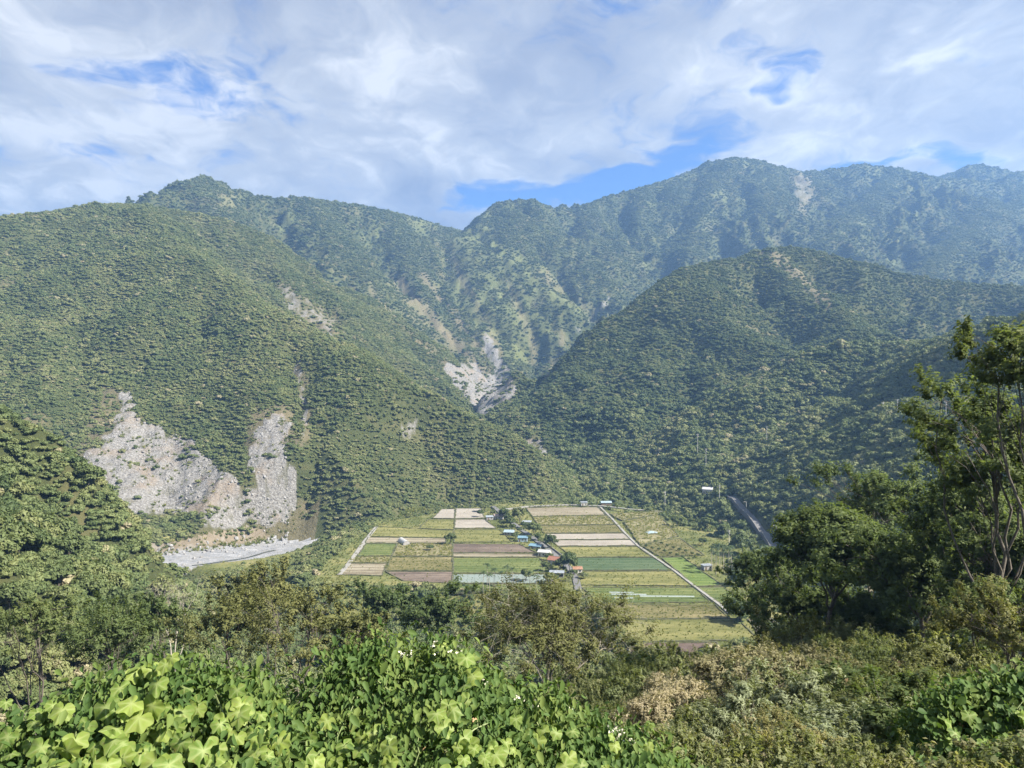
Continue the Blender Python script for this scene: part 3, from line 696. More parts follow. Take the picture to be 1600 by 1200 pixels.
# ------------------------------------------------------------------ stones on the slides and in the river
M_STONE, t, b = mat('stone'); tc = t.node('ShaderNodeTexCoord'); oi = t.node('ShaderNodeObjectInfo')
nz = t.noise(tc.outputs['Object'], 2.2, 5, .65, dim='3D'); c = t.ramp(nz, [(.3, (.14, .138, .135)), (.7, (.32, .315, .31))])
c = t.mix(t.math('MULTIPLY', oi.outputs['Random'], .6), c, (.12, .115, .11)); t.l.new(c, b.inputs['Base Color']); b.inputs['Roughness'].default_value = .9; bump(t, b, nz, .6, .2)
def stone_mesh(seed):
    rg = np.random.default_rng(seed); v, f = ico_core(np.zeros((1, 3)), np.ones((1, 3)), rg, .04)
    v *= rg.uniform(.6, 1.2, 3)
    for _ in range(7):
        nn = rg.normal(size=3); nn /= np.linalg.norm(nn); dd = v @ nn; cut = rg.uniform(.45, .75); v -= np.maximum(dd - cut, 0)[:, None] * nn
    return mesh_np('boulder', v, f, [M_STONE])
stones = [stone_mesh(500 + i) for i in range(6)]
stone_coll = proto_collection('stone_proto', stones)
Xc, Yc = candidates(500, 1100, 2.4); rk = grid_at(Xc, Yc, rock); rd = grid_at(Xc, Yc, GRD)
k = (rng.random(len(Xc)) < np.where(rk > .3, .34 * sstep(fbm(Xc / 14, Yc / 14, 141, 2), -.3, .3), np.where((rd > 32) & (rd < 52) & (Yc < 730), .20, np.where((rd < 32) & (Yc < 730), .05 * sstep(fbm(Xc / 20, Yc / 20, 143, 2), -.1, .3), 0)))); Xc, Yc = Xc[k], Yc[k]
s = rng.gamma(2.0, .26, len(Xc)) + .3
gn_scatter('rubble', stone_coll, np.stack([Xc, Yc, grid_at(Xc, Yc) + .1 * s], -1), rng.uniform(0, 6.28, (len(Xc), 3)), np.stack([s, s, s], -1), rng.integers(0, 6, len(Xc)), kind='stuff')
for i in range(40):                                          # pale boulders lying along the foot of the slide
    u = rng.uniform(222, 470); v = 851 - (u - 222) * .045 + rng.uniform(-5, 26 - (u - 222) * .06) + (14 if u < 260 else 0); p = raycast(u, v); s = rng.uniform(1.0, 2.4)
    if p[1] < 560: continue
    put('boulder', stones[i % 6], None, (p[0], p[1], p[2] + .2 * s), tuple(rng.uniform(0, 6.28, 3)), (s * 1.2, s, s * .8), label=('small' if s < 1.4 else 'large' if s > 1.95 else 'medium') + ' pale grey boulder on the river bank, ' + ('at the left end by the wooded spur' if u < 290 else 'below the big landslide lobe' if u < 350 else 'below the gap between the landslide lobes' if u < 405 else 'at the right end below the narrow slide'), category='boulder', group='boulders along the river bank')
# the thin dark stream on the gravel
def ribbon(pts, width, dz, n_across=2, jag=0.0):
    p = resample([(a, b, 0) for a, b in pts], 5)[:, :2]; tg = np.gradient(p, axis=0); tg /= np.linalg.norm(tg, axis=1, keepdims=True); nm = np.stack([-tg[:, 1], tg[:, 0]], -1)
    w_ = width * (1 + jag * fbm(p[:, 0] / 20, p[:, 1] / 20, 151, 3))[:, None] / 2
    L = p + nm * w_; Rr = p - nm * w_; ts = np.linspace(0, 1, n_across)
    g = L[:, None] * (1 - ts)[None, :, None] + Rr[:, None] * ts[None, :, None]
    z = grid_at(g[..., 0].ravel(), g[..., 1].ravel()).reshape(g.shape[:2]); z = np.maximum(z, z.mean(1, keepdims=True)) + dz
    v = np.concatenate([g, z[..., None]], -1).reshape(-1, 3); m = n_across
    i = np.arange(len(p) - 1)[:, None] * m; j = np.arange(m - 1)[None]
    return v, np.stack([i + j, i + j + 1, i + m + j + 1, i + m + j], -1).reshape(-1, 4)
M_WATER, t, b = mat('stream_water'); b.inputs['Base Color'].default_value = (.03, .045, .05, 1); b.inputs['Roughness'].default_value = .12
geo = t.node('ShaderNodeNewGeometry'); bump(t, b, t.noise(geo.outputs['Position'], 1.5, 3, .6), .3, .2)
v, f = ribbon([tuple(q_[:2]) for q_ in (raycast(u_, v_) for u_, v_ in ((262, 889), (300, 884), (340, 879), (385, 872), (430, 860))) if q_[1] > 540], 3.2, .25, 3, .6); put('stream_water', mesh_np('stream_water', v, f, [M_WATER], smooth=True), kind='structure')

# ------------------------------------------------------------------ fields on the terrace
def field_material(name, c0, c1, c2, rows=0.0, ang=0.0, rowamt=.35, patch=.5, scale=.5):
    m, t, b = mat(name); geo = t.node('ShaderNodeNewGeometry'); P = geo.outputs['Position']
    mp = t.node('ShaderNodeMapping'); mp.inputs['Rotation'].default_value = (0, 0, ang); mp.inputs['Scale'].default_value = (.25, 1, 1); t.l.new(P, mp.inputs[0]); Q = mp.outputs[0]
    n1 = t.noise(Q, .06, 4, .6); n2 = t.noise(Q, scale, 5, .65); n3 = t.noise(P, 1.6, 3, .7)
    k = t.math('ADD', t.math('ADD', t.math('MULTIPLY', n1, patch), t.math('MULTIPLY', n2, 1 - patch)), t.math('MULTIPLY', t.math('SUBTRACT', n3, .5), .25))
    if rows > 0:
        wv = t.node('ShaderNodeTexWave'); wv.bands_direction = 'Y'; wv.inputs['Scale'].default_value = rows * .42; wv.inputs['Distortion'].default_value = 1.2; wv.inputs['Detail'].default_value = 2; wv.inputs['Detail Scale'].default_value = .6
        t.l.new(P, wv.inputs['Vector']); k = t.math('ADD', k, t.math('MULTIPLY', t.math('SUBTRACT', wv.outputs['Fac'], .5), rowamt * .6))
    t.l.new(t.ramp(k, [(.34, c0), (.5, c1), (.66, c2)]), b.inputs['Base Color']); b.inputs['Roughness'].default_value = .95; b.inputs['Specular IOR Level'].default_value = .1
    bump(t, b, t.math('ADD', n2, n3), .8, .35); return m
FM = {
 'tan': field_material('dry_field', (.135, .115, .08), (.20, .175, .125), (.26, .235, .175), rows=.10),
 'grey': field_material('tilled_field', (.19, .17, .145), (.25, .228, .195), (.30, .278, .24), rows=.16, rowamt=.2),
 'brown': field_material('plowed_field', (.065, .05, .04), (.11, .086, .070), (.18, .145, .115), rows=.16),
 'ygrass': field_material('yellow_grass_field', (.085, .092, .03), (.140, .140, .052), (.205, .19, .08), rows=.05, rowamt=.2),
 'mixed': field_material('mixed_grass_field', (.07, .07, .028), (.125, .115, .05), (.21, .18, .095), patch=.6),
 'rice': field_material('green_crop_field', (.055, .078, .024), (.092, .115, .038), (.14, .155, .058), rows=.12, rowamt=.25),
 'bright': field_material('bright_green_field', (.07, .105, .028), (.10, .14, .038), (.135, .17, .054), rows=.12, rowamt=.2),
 'blue': field_material('dark_green_crop_field', (.038, .066, .032), (.060, .092, .046), (.095, .122, .066), rows=.16, rowamt=.5),
 'straw': field_material('straw_field', (.10, .095, .045), (.165, .15, .08), (.25, .23, .14)),
 'soil': field_material('bare_soil', (.07, .052, .043), (.11, .083, .07), (.16, .125, .105)),
}
M_BUND, t, b = mat('bund_grass'); geo = t.node('ShaderNodeNewGeometry'); nz = t.noise(geo.outputs['Position'], .5, 4, .6, dim='3D')
t.l.new(t.ramp(nz, [(.35, (.035, .04, .018)), (.65, (.10, .10, .045))]), b.inputs['Base Color']); b.inputs['Roughness'].default_value = .95
M_CONC, t, b = mat('concrete'); geo = t.node('ShaderNodeNewGeometry'); nz = t.noise(geo.outputs['Position'], .8, 5, .65, dim='3D')
t.l.new(t.ramp(nz, [(.3, (.17, .165, .15)), (.7, (.27, .26, .24))]), b.inputs['Base Color']); b.inputs['Roughness'].default_value = .9
M_ASPH, t, b = mat('asphalt'); geo = t.node('ShaderNodeNewGeometry'); nz = t.noise(geo.outputs['Position'], .7, 5, .65, dim='3D')
t.l.new(t.ramp(nz, [(.3, (.085, .085, .088)), (.7, (.15, .148, .145))]), b.inputs['Base Color']); b.inputs['Roughness'].default_value = .85
class MB:
    def __init__(s): s.v = []; s.f = []; s.mi = []
    def poly(s, pts, mi=0): o = len(s.v); s.v += [tuple(map(float, p)) for p in pts]; s.f.append(tuple(range(o, o + len(pts)))); s.mi.append(mi)
    def box(s, c, d, rz=0.0, mi=0):
        cs, sn = math.cos(rz), math.sin(rz); q = []
        for sx, sy, sz in ((-1,-1,-1),(1,-1,-1),(1,1,-1),(-1,1,-1),(-1,-1,1),(1,-1,1),(1,1,1),(-1,1,1)):
            x, y = sx * d[0] / 2, sy * d[1] / 2; q.append((c[0] + x * cs - y * sn, c[1] + x * sn + y * cs, c[2] + sz * d[2] / 2))
        for f in ((0,3,2,1),(4,5,6,7),(0,1,5,4),(1,2,6,5),(2,3,7,6),(3,0,4,7)): s.poly([q[i] for i in f], mi)
    def slab(s, pts, z0, z1, mi=0):
        a = sum(p[0] * q[1] - q[0] * p[1] for p, q in zip(pts, pts[1:] + pts[:1]))
        if a < 0: pts = pts[::-1]
        s.poly([(p[0], p[1], z1) for p in pts], mi)
        for p, q in zip(pts, pts[1:] + pts[:1]): s.poly([(p[0], p[1], z0), (q[0], q[1], z0), (q[0], q[1], z1), (p[0], p[1], z1)], mi)
    def tube(s, path, r, sides=6, mi=0):
        v, f = tube(path, r, sides); o = len(s.v); s.v += [tuple(p) for p in v]
        for q in f: s.f.append(tuple(int(i) + o for i in q)); s.mi.append(mi)
    def build(s, name, mats, parent=None, loc=(0, 0, 0), rot=(0, 0, 0), **props):
        me = bpy.data.meshes.new(name); me.from_pydata(s.v, [], s.f); me.update()
        for m in (mats if isinstance(mats, (list, tuple)) else [mats]): me.materials.append(m)
        if any(s.mi): me.polygons.foreach_set('material_index', np.array(s.mi, np.int32))
        return put(name, me, parent, loc, rot, **props)
PLOTS = [
 ('grey', .3, [(676,810),(690,796),(711,796),(711,811)]), ('grey', .3, [(712,795),(752,795),(757,810),(711.5,811)]), ('grey', .35, [(711,812.5),(758,812),(775,826),(710,826)]),
 ('ygrass', .2, [(655,826),(669,812),(710,812),(709,828)]), ('ygrass', .25, [(578,838),(590,823),(654,827),(709,829),(708,840),(695,841)]), ('tan', .3, [(575,840),(696,842),(696,849),(571,849)]),
 ('ygrass', .2, [(710,828),(780,828),(801,847),(709,848)]), ('brown', .2, [(709,850),(811,851),(838,864),(708,864)]), ('tan', .3, [(708,865.5),(836,866),(841,871),(708,871)]),
 ('rice', .25, [(573,850),(620,850),(612,869),(558,869)]), ('straw', .2, [(556,870),(612,870),(606,880),(545,880)]), ('tan', .2, [(542,881),(605,881),(597,900),(528,898)]),
 ('straw', .25, [(621,850),(707,850),(707,869.5),(613,869.5)]), ('mixed', .2, [(612,871),(707,871),(707,892),(602,892)]), ('brown', .15, [(602,893.5),(707,893.5),(706,912),(630,908)]),
 ('rice', .2, [(708,872),(843,872),(863,896),(708,896)]), ('blue', .15, [(708,897.5),(861,897.5),(863,912),(707,912)]), ('rice', .1, [(707,913),(863,913),(868,926),(706,926)]),
 ('tan', .3, [(822,794),(934,793),(947,805),(832,807)]), ('straw', .25, [(832,808),(948,806),(962,820),(842,821)]), ('mixed', .25, [(843,822),(963,821),(974,833),(850,833.5)]),
 ('grey', .3, [(853,835),(975,834),(984,843),(862,844)]), ('grey', .25, [(863,845),(985,844),(995,853),(872,854)]), ('ygrass', .2, [(874,855.5),(996,854.5),(1019,870.5),(893,871)]),
 ('blue', .3, [(896,872),(1021,872),(1051,891.5),(906,892)]), ('ygrass', .2, [(906,893.5),(1054,893),(1082,916),(902,914.5)]), ('rice', .1, [(908,918),(1086,919),(1110,941),(940,943)]),
 ('mixed', .12, [(945,945),(1118,946),(1140,966),(960,968)]), ('ygrass', .1, [(962,969),(1150,967),(1186,1001),(980,1003)]), ('soil', .08, [(984,1005),(1120,1004),(1130,1030),(985,1032)]),
 ('bright', .35, [(1033,872),(1068,871),(1128,916),(1087,917)]), ('rice', .25, [(1089,919),(1130,918),(1158,938),(1126,944)]), ('straw', .3, [(975,815),(1030,805),(1060,838),(1000,852)]),
 ('mixed', .2, [(1003,854),(1062,841),(1100,868),(1032,870)]), ('straw', .12, [(952,803),(1032,799),(1028,804),(972,813)]), ('tan', .1, [(1168,968),(1205,966),(1250,1012),(1212,1020)]),
]
RECT = []
def wobble(pts):
    o = []
    for p, q in zip(pts, pts[1:] + pts[:1]):
        L = math.hypot(q[0] - p[0], q[1] - p[1]); n_ = max(1, int(L / 7)); nx, ny = -(q[1] - p[1]) / L, (q[0] - p[0]) / L
        for k in range(n_): t_ = k / n_; w_ = 0 if k == 0 else random.uniform(-.55, .55); o.append((p[0] + (q[0] - p[0]) * t_ + nx * w_, p[1] + (q[1] - p[1]) * t_ + ny * w_))
    return o
for fm, z, pts in PLOTS:
    w2 = wobble([GND(*p) for p in pts]); RECT.append((fm, w2))
    mb = MB(); mb.slab(w2, -.6, z); fo = mb.build('field', FM[fm], kind='structure')
    bm_ = MB()
    for p, q in zip(w2, w2[1:] + w2[:1]):
        dx, dy = q[0] - p[0], q[1] - p[1]; L = math.hypot(dx, dy)
        if L < 4: continue
        nseg = max(1, int(L / 9)); a = math.atan2(dy, dx)
        for k in range(nseg):
            t0 = (k + .5) / nseg; h = z + random.uniform(.15, .5); bm_.box((p[0] + dx * t0, p[1] + dy * t0, h / 2 - .3), (L / nseg * 1.02, random.uniform(.5, 1.0), h + .6), a + random.uniform(-.03, .03))
    bm_.build('bund', M_BUND, fo)
# white mulch strips in the vegetable plot, and pale cover strips in the plot beyond the road
M_MULCH, t, b = mat('mulch_film'); b.inputs['Base Color'].default_value = (.24, .28, .27, 1); b.inputs['Roughness'].default_value = .45
for k, (ua, ub, v) in enumerate([(709, 860, 898.8 + i * 1.55) for i in range(9)] + [(952, 990, 926), (955, 1010, 929), (1000, 1085, 932), (960, 990, 934.5)]):
    a, b_ = GND(ua, v), GND(ub, v + (.2 if k < 9 else .6)); mb = MB(); L = math.hypot(b_[0] - a[0], b_[1] - a[1]); ang = math.atan2(b_[1] - a[1], b_[0] - a[0])
    w_ = .8 if k < 9 else 1.5
    cx, cy = (a[0] + b_[0]) / 2, (a[1] + b_[1]) / 2
    mb.v = []; n_ = 14
    for i in range(n_):
        x0, x1 = -L / 2 + L * i / n_, -L / 2 + L * (i + .97) / n_; jz = random.uniform(-.05, .05)
        q = [(x, y, z) for x in (x0, x1) for y, z in ((-w_ / 2, .1), (-w_ / 3, .48 + jz), (w_ / 3, .48 + jz), (w_ / 2, .1))]
        for f in ((0, 4, 5, 1), (1, 5, 6, 2), (2, 6, 7, 3)): mb.poly([q[j] for j in f])
    mb.build('crop_row', M_MULCH, None, (cx, cy, 0), (0, 0, ang), kind='structure')
# weeds, reeds and crop tufts standing on the plots
M_TUFT = leaf_material('tuft_leaves', (.07, .10, .03), (.15, .18, .055), (.27, .26, .11), (.40, .36, .20), trans=.45)
def tuft(seed):
    rg = np.random.default_rng(seed); n_ = 34; a = rg.uniform(0, 6.28, n_); p = np.stack([np.cos(a), np.sin(a), np.zeros(n_)], -1) * rg.uniform(0, .35, (n_, 1))
    up = np.array([0, 0, 1]) + rg.normal(0, .45, (n_, 3)); up[:, 2] = np.abs(up[:, 2]); L = rg.uniform(.5, 1.1, (n_, 1)); sd_ = np.cross(up, rg.normal(size=(n_, 3))); sd_ /= np.linalg.norm(sd_, axis=1, keepdims=True)
    v = np.stack([p - sd_ * .09, p + sd_ * .09, p + up * L * .6 + sd_ * .10, p + up * L], 1).reshape(-1, 3); v[:, 2] = np.maximum(v[:, 2], 0)
    return mesh_np('tuft', v, np.arange(n_ * 4).reshape(-1, 4), [M_TUFT], {'lv': ('FLOAT', np.repeat(rg.random(n_), 4))})
tufts = proto_collection('tuft_proto', [tuft(700 + i) for i in range(5)])
TP, TT, TS = [], [], []
dens = {'tan': .02, 'grey': .003, 'brown': .01, 'ygrass': .10, 'mixed': .20, 'rice': .10, 'bright': .05, 'blue': .10, 'straw': .15, 'soil': .02}
tt = {'tan': .6, 'grey': .6, 'brown': .4, 'ygrass': .55, 'mixed': .5, 'rice': .3, 'bright': .32, 'blue': .1, 'straw': .8, 'soil': .4}
for fm, w2 in RECT:
    p = np.array(w2); lo, hi = p.min(0), p.max(0); n_ = int((hi - lo).prod() * dens[fm]); q = rng.uniform(lo, hi, (n_, 2)); q = q[in_poly(q[:, 0], q[:, 1], w2)]
    TP.append(q); TT.append(np.clip(tt[fm] + rng.normal(0, .15, len(q)) + .25 * fbm(q[:, 0] / 12, q[:, 1] / 12, 161, 2), 0, 1)); TS.append(rng.uniform(.3, .8, len(q)) * (1.6 if fm == 'straw' else .6 if fm in ('blue', 'bright', 'rice') else .8))
X, Y = candidates(300, 800, 2.2); td = poly_dist(X, Y, TERRACE); k = (td < 10) & (rng.random(len(X)) < .35)
for fm, w2 in RECT: k &= ~in_poly(X, Y, w2)
q = np.stack([X[k], Y[k]], -1); TP.append(q); TT.append(np.clip(.5 + rng.normal(0, .2, len(q)), 0, 1)); TS.append(rng.uniform(.4, 1.1, len(q)))
# rank grass fringing the bare ground by the river and on the slides
X, Y = candidates(500, 1000, 3.0); rk = grid_at(X, Y, rock); rd = grid_at(X, Y, GRD); Zq = grid_at(X, Y); k = ((rk > .05) & (rng.random(len(X)) < .34 * sstep(fbm(X / 16, Y / 16, 165, 3), -.05, .25))) | ((rd > 36) & (rd < 60) & (Y < 740) & (Zq < 8) & (rng.random(len(X)) < .5))
q = np.stack([X[k], Y[k]], -1); TP.append(q); TT.append(np.clip(.55 + rng.normal(0, .22, len(q)), 0, 1)); TS.append(rng.uniform(1.0, 2.4, len(q)))
q = np.concatenate(TP); s = np.concatenate(TS); n_ = len(q); z = np.maximum(grid_at(q[:, 0], q[:, 1]), np.where(poly_dist(q[:, 0], q[:, 1], TERRACE) < 0, .15, -99))
gn_scatter('weeds', tufts, np.column_stack([q, z]), np.column_stack([np.zeros((n_, 2)), rng.uniform(0, 6.28, n_)]), np.column_stack([s * 1.3, s * 1.3, s]), rng.integers(0, 5, n_), {'tint': np.concatenate(TT)}, kind='stuff')

# ------------------------------------------------------------------ paths and roads
def path_slab(name, pts, width, z, m, z0=-.4):
    p = resample([(*q, 0) for q in pts], 6)[:, :2]; tg = np.gradient(p, axis=0); tg /= np.linalg.norm(tg, axis=1, keepdims=True); nm = np.stack([-tg[:, 1], tg[:, 0]], -1) * width / 2
    mb = MB(); L, Rr = p + nm, p - nm
    for i in range(len(p) - 1):
        mb.poly([(*L[i], z), (*Rr[i], z), (*Rr[i + 1], z), (*L[i + 1], z)]); mb.poly([(*Rr[i], z0), (*Rr[i + 1], z0), (*Rr[i + 1], z), (*Rr[i], z)]); mb.poly([(*L[i + 1], z0), (*L[i], z0), (*L[i], z), (*L[i + 1], z)])
    return mb.build(name, m, kind='structure')
path_slab('field_path', [GND(u, v) for u, v in ((938, 793), (957, 812), (977, 834), (997, 854), (1022, 871), (1054, 893), (1086, 918), (1124, 946), (1140, 960))], 1.7, .75, M_CONC)
path_slab('village_road', [GND(u, v) for u, v in ((770, 791), (800, 817), (830, 839), (858, 860), (884, 882), (900, 905), (904, 925))], 4.2, .62, M_ASPH)
path_slab('boundary_path', [GND(u, v) for u, v in ((588, 824), (570, 846), (546, 880), (530, 899))], 3.0, .5, M_CONC)
path_slab('terrace_road', [GND(u, v) for u, v in ((790, 796), (830, 791), (890, 789), (940, 791), (985, 796), (1035, 800))], 3.6, .55, M_CONC)
mb = MB(); a = [GND(u, v) for u, v in ((836, 838), (862, 858), (886, 876))]                  # low wall beside the village road
for p, q in zip(a, a[1:]): mb.box(((p[0] + q[0]) / 2, (p[1] + q[1]) / 2, .7), (math.hypot(q[0] - p[0], q[1] - p[1]), .35, 1.7), math.atan2(q[1] - p[1], q[0] - p[0]))
mb.build('road_wall', M_CONC, label='low dark concrete wall beside the village road', category='wall')
def drape_road(name, smp, width, m):
    p = smp.copy(); z = p[:, 2].copy()
    for _ in range(6): z[1:-1] = (z[:-2] + z[1:-1] + z[2:]) / 3
    tg = np.gradient(p[:, :2], axis=0); tg /= np.linalg.norm(tg, axis=1, keepdims=True); nm = np.stack([-tg[:, 1], tg[:, 0]], -1) * width / 2
    L, Rr = p[:, :2] + nm, p[:, :2] - nm; z = np.maximum.reduce([z, grid_at(L[:, 0], L[:, 1]), grid_at(Rr[:, 0], Rr[:, 1])]) + .35
    mb = MB()
    for i in range(len(p) - 1):
        mb.poly([(*L[i], z[i]), (*L[i + 1], z[i + 1]), (*Rr[i + 1], z[i + 1]), (*Rr[i], z[i])][::-1])
        for E in (L, Rr): mb.poly([(*E[i], z[i] - 4), (*E[i + 1], z[i + 1] - 4), (*E[i + 1], z[i + 1]), (*E[i], z[i])])
    mb.build(name, m, kind='structure'); return L, Rr, z
for nm, smp in ROAD_W.items():
    L, Rr, z = drape_road('hill_road', smp, 5.2, M_ASPH)
    g = empty('guard_rail', (0, 0, 0), label='pale guard rail along the hill road above the fields', category='guard rail')
    E = L if L[:, 0].mean() < Rr[:, 0].mean() else Rr
    mb = MB(); mb.tube(np.column_stack([E, z + .75]), .16, 5); mb.build('rail', M_CONC, g)
    for i in range(0, len(E)): mp_ = MB(); mp_.box((*E[i], z[i] + .3), (.2, .2, 1.1)); mp_.build('post', M_CONC, g)

# ------------------------------------------------------------------ houses and sheds
def paint(name, c, rough=.6, noise=.25, metal=0.0, rib=0.0):
    m, t, b = mat(name); tc = t.node('ShaderNodeTexCoord'); n1 = t.noise(tc.outputs['Object'], 1.4, 5, .65, dim='3D')
    dk = tuple(x * (1 - noise * 1.6) for x in c); lt = tuple(min(1, x * (1 + noise * .6)) for x in c)
    t.l.new(t.ramp(n1, [(.3, dk), (.7, lt)]), b.inputs['Base Color']); b.inputs['Roughness'].default_value = rough; b.inputs['Metallic'].default_value = metal
    return m
MW = {'white': paint('white_wall', (.50, .49, .46)), 'grey': paint('grey_wall', (.30, .29, .28)), 'bluew': paint('pale_blue_wall', (.28, .38, .45)), 'brown': paint('wood_wall', (.16, .11, .07)), 'dark': paint('dark_opening', (.025, .025, .028)),
      'blue': paint('blue_sheet_roof', (.16, .27, .34), .4), 'ltblue': paint('light_blue_sheet_roof', (.29, .37, .41), .4), 'red': paint('red_tile_roof', (.27, .125, .085)), 'silver': paint('weathered_sheet_roof', (.28, .31, .34), .4), 'pink': paint('beige_sheet_roof', (.38, .29, .24)), 'whiter': paint('white_sheet_roof', (.46, .46, .455), .45), 'rust': paint('rusty_sheet_roof', (.30, .17, .11))}
def house(name, at, L, W, H, rz, wall, roof, label, cat='house', kind='gable', rise=None, ndoor=1, nwin=2, open_front=False, z=0.15, chimney=False):
    e = empty(name, (at[0], at[1], z), rz, label=label, category=cat); rise = rise if rise is not None else .28 * W; mb = MB(); th = .14
    if open_front:
        for x in (-L / 2 + .15, 0, L / 2 - .15):
            pm = MB(); pm.box((x, -W / 2 + .15, H / 2), (.2, .2, H)); pm.build('post', MW['grey'], e)
        mb.box((0, W / 2 - th / 2, H / 2), (L, th, H)); mb.box((-L / 2 + th / 2, .2, H / 2), (th, W - .7, H)); mb.box((L / 2 - th / 2, .2, H / 2), (th, W - .7, H))
        mb.box((0, 0, .06), (L - .4, W - .4, .12))
    else:
        mb.box((0, 0, H / 2), (L, W, H))
        if kind == 'gable':
            for x in (-L / 2 + .01, L / 2 - .01): mb.poly([(x, -W / 2, H), (x, W / 2, H), (x, 0, H + rise - .08)] if x > 0 else [(x, W / 2, H), (x, -W / 2, H), (x, 0, H + rise - .08)])
    mb.build('wall', MW[wall], e)
    rb = MB(); ov = .45
    if kind == 'gable':
        for s_ in (-1, 1):
            q = [(-L / 2 - ov, s_ * (W / 2 + ov), H - rise * ov / (W / 2)), (L / 2 + ov, s_ * (W / 2 + ov), H - rise * ov / (W / 2)), (L / 2 + ov, 0, H + rise), (-L / 2 - ov, 0, H + rise)]
            up = [(a, b_, c_ + .12) for a, b_, c_ in q]; rb.poly(up if s_ < 0 else up[::-1]); rb.poly(q[::-1] if s_ < 0 else q)
            for i in range(4): j = (i + 1) % 4; rb.poly([q[i], q[j], up[j], up[i]])
            for k in range(int(L / .9)): x = -L / 2 + .45 + k * .9; rb.poly([(x - .06, s_ * (W / 2 + ov), H - rise * ov / (W / 2) + .2), (x + .06, s_ * (W / 2 + ov), H - rise * ov / (W / 2) + .2), (x + .06, 0, H + rise + .2), (x - .06, 0, H + rise + .2)])
    else:
        z0_, z1_ = H + .05, H + rise
        q = [(-L / 2 - ov, -W / 2 - ov, z0_), (L / 2 + ov, -W / 2 - ov, z0_), (L / 2 + ov, W / 2 + ov, z1_), (-L / 2 - ov, W / 2 + ov, z1_)]; up = [(a, b_, c_ + .14) for a, b_, c_ in q]
        rb.poly(up); rb.poly(q[::-1])
        for i in range(4): j = (i + 1) % 4; rb.poly([q[i], q[j], up[j], up[i]])
        for k in range(int(L / .9)): x = -L / 2 + .45 + k * .9; rb.poly([(x - .06, -W / 2 - ov, z0_ + .2), (x + .06, -W / 2 - ov, z0_ + .2), (x + .06, W / 2 + ov, z1_ + .2), (x - .06, W / 2 + ov, z1_ + .2)])
    ro = rb.build('roof', MW[roof], e)
    if kind == 'gable': rg_ = MB(); rg_.box((0, 0, H + rise + .16), (L + 2 * ov, .3, .12)); rg_.build('ridge_cap', MW[roof], ro)
    if not open_front:
        n_ = ndoor + nwin
        for k in range(n_):
            x = -L / 2 + L * (k + .5) / n_
            if k < ndoor:
                d_ = MB(); d_.box((x, -W / 2 - .02, 1.05), (1.0, .08, 2.1)); do = d_.build('door', MW['brown'], e); h_ = MB(); h_.box((x + .35, -W / 2 - .09, 1.0), (.1, .06, .16)); h_.build('handle', MW['grey'], do)
            else:
                d_ = MB(); d_.box((x, -W / 2 - .02, min(1.6, H - .8)), (1.1, .08, 1.0)); wo = d_.build('window', MW['dark'], e)
                f_ = MB()
                for ox, oz, sx, sz in ((-.58, 0, .08, 1.1), (.58, 0, .08, 1.1), (0, .53, 1.24, .08), (0, -.53, 1.24, .1)): f_.box((x + ox, -W / 2 - .05, min(1.6, H - .8) + oz), (sx, .1, sz))
                f_.build('window_frame', MW['white'], wo)
        s2 = MB(); s2.box((L / 2 + .02, 0, min(1.6, H - .8)), (.08, 1.0, .9)); s2.build('window', MW['dark'], e)
    return e
RD = -1.35     # houses line up with the village road
house('house', GND(779, 811), 8, 6, 3.0, .2, 'white', 'pink', 'beige roofed house at the far end of the village row', rise=1.4)
house('lean_to', GND(765, 812), 6, 4, 2.4, .2, 'grey', 'silver', 'grey blue lean-to left of the beige roofed house', 'shed', kind='mono', rise=.8, nwin=1)
house('house', GND(796, 836), 7.5, 6, 2.7, -.25, 'grey', 'ltblue', 'pale blue white gabled house by the yellow grass plot', rise=1.3, nwin=2)
house('house', GND(817, 846), 7.0, 5.5, 3.0, -.08, 'bluew', 'blue', 'small pale blue house with flat blue roof facing the viewer', kind='mono', rise=.5, nwin=2)
house('shed', GND(838, 857), 9.0, 6, 2.2, -.45, 'grey', 'blue', 'low shed with bright blue sheet roof beside the village road', 'shed', rise=1.0, nwin=1)
house('house', GND(851, 869), 8.0, 6, 3.2, -.35, 'white', 'whiter', 'white walled house with white roof left of the red roofs', rise=1.1, nwin=2)
house('house', GND(868, 881), 8.5, 6.5, 3.0, -.5, 'white', 'red', 'red tiled house among the white and grey village roofs', rise=1.7, nwin=2)
house('shed', GND(870, 901), 8.5, 4.5, 2.6, -.1, 'grey', 'silver', 'open fronted shed with pale sheet roof by the vegetable rows', 'shed', kind='mono', rise=.5, open_front=True)
house('house', GND(902, 895), 5.5, 4.5, 2.8, .1, 'white', 'rust', 'dark roofed hut tucked behind the weeping tree', 'hut', rise=1.0, nwin=1)
house('outbuilding', GND(823, 820), 7, 5, 2.6, -.2, 'grey', 'silver', 'grey flat roofed outbuilding between two round trees', 'outbuilding', kind='mono', rise=.4, nwin=1)
house('hut', GND(912.5, 790), 6, 4.5, 3.2, .05, 'white', 'silver', 'small white hut at the forest edge beyond the fields', 'hut', kind='mono', rise=.4, nwin=1)
house('hut', GND(947, 789.5), 10, 4.5, 2.8, .05, 'brown', 'ltblue', 'long brown hut with blue roof at the forest edge', 'hut', rise=1.2, nwin=2)
p = raycast(1106, 772); house('house', (p[0], p[1]), 9, 7, 4.5, -.4, 'white', 'whiter', 'white roofed house half hidden in the hillside trees', rise=1.6, z=p[2] + .5)
p = GND(1104, 890); house('tool_shed', p, 6.0, 4, 2.8, .3, 'grey', 'silver', 'grey box shed by the palms at the orchard edge', 'shed', kind='mono', rise=.3, nwin=1)
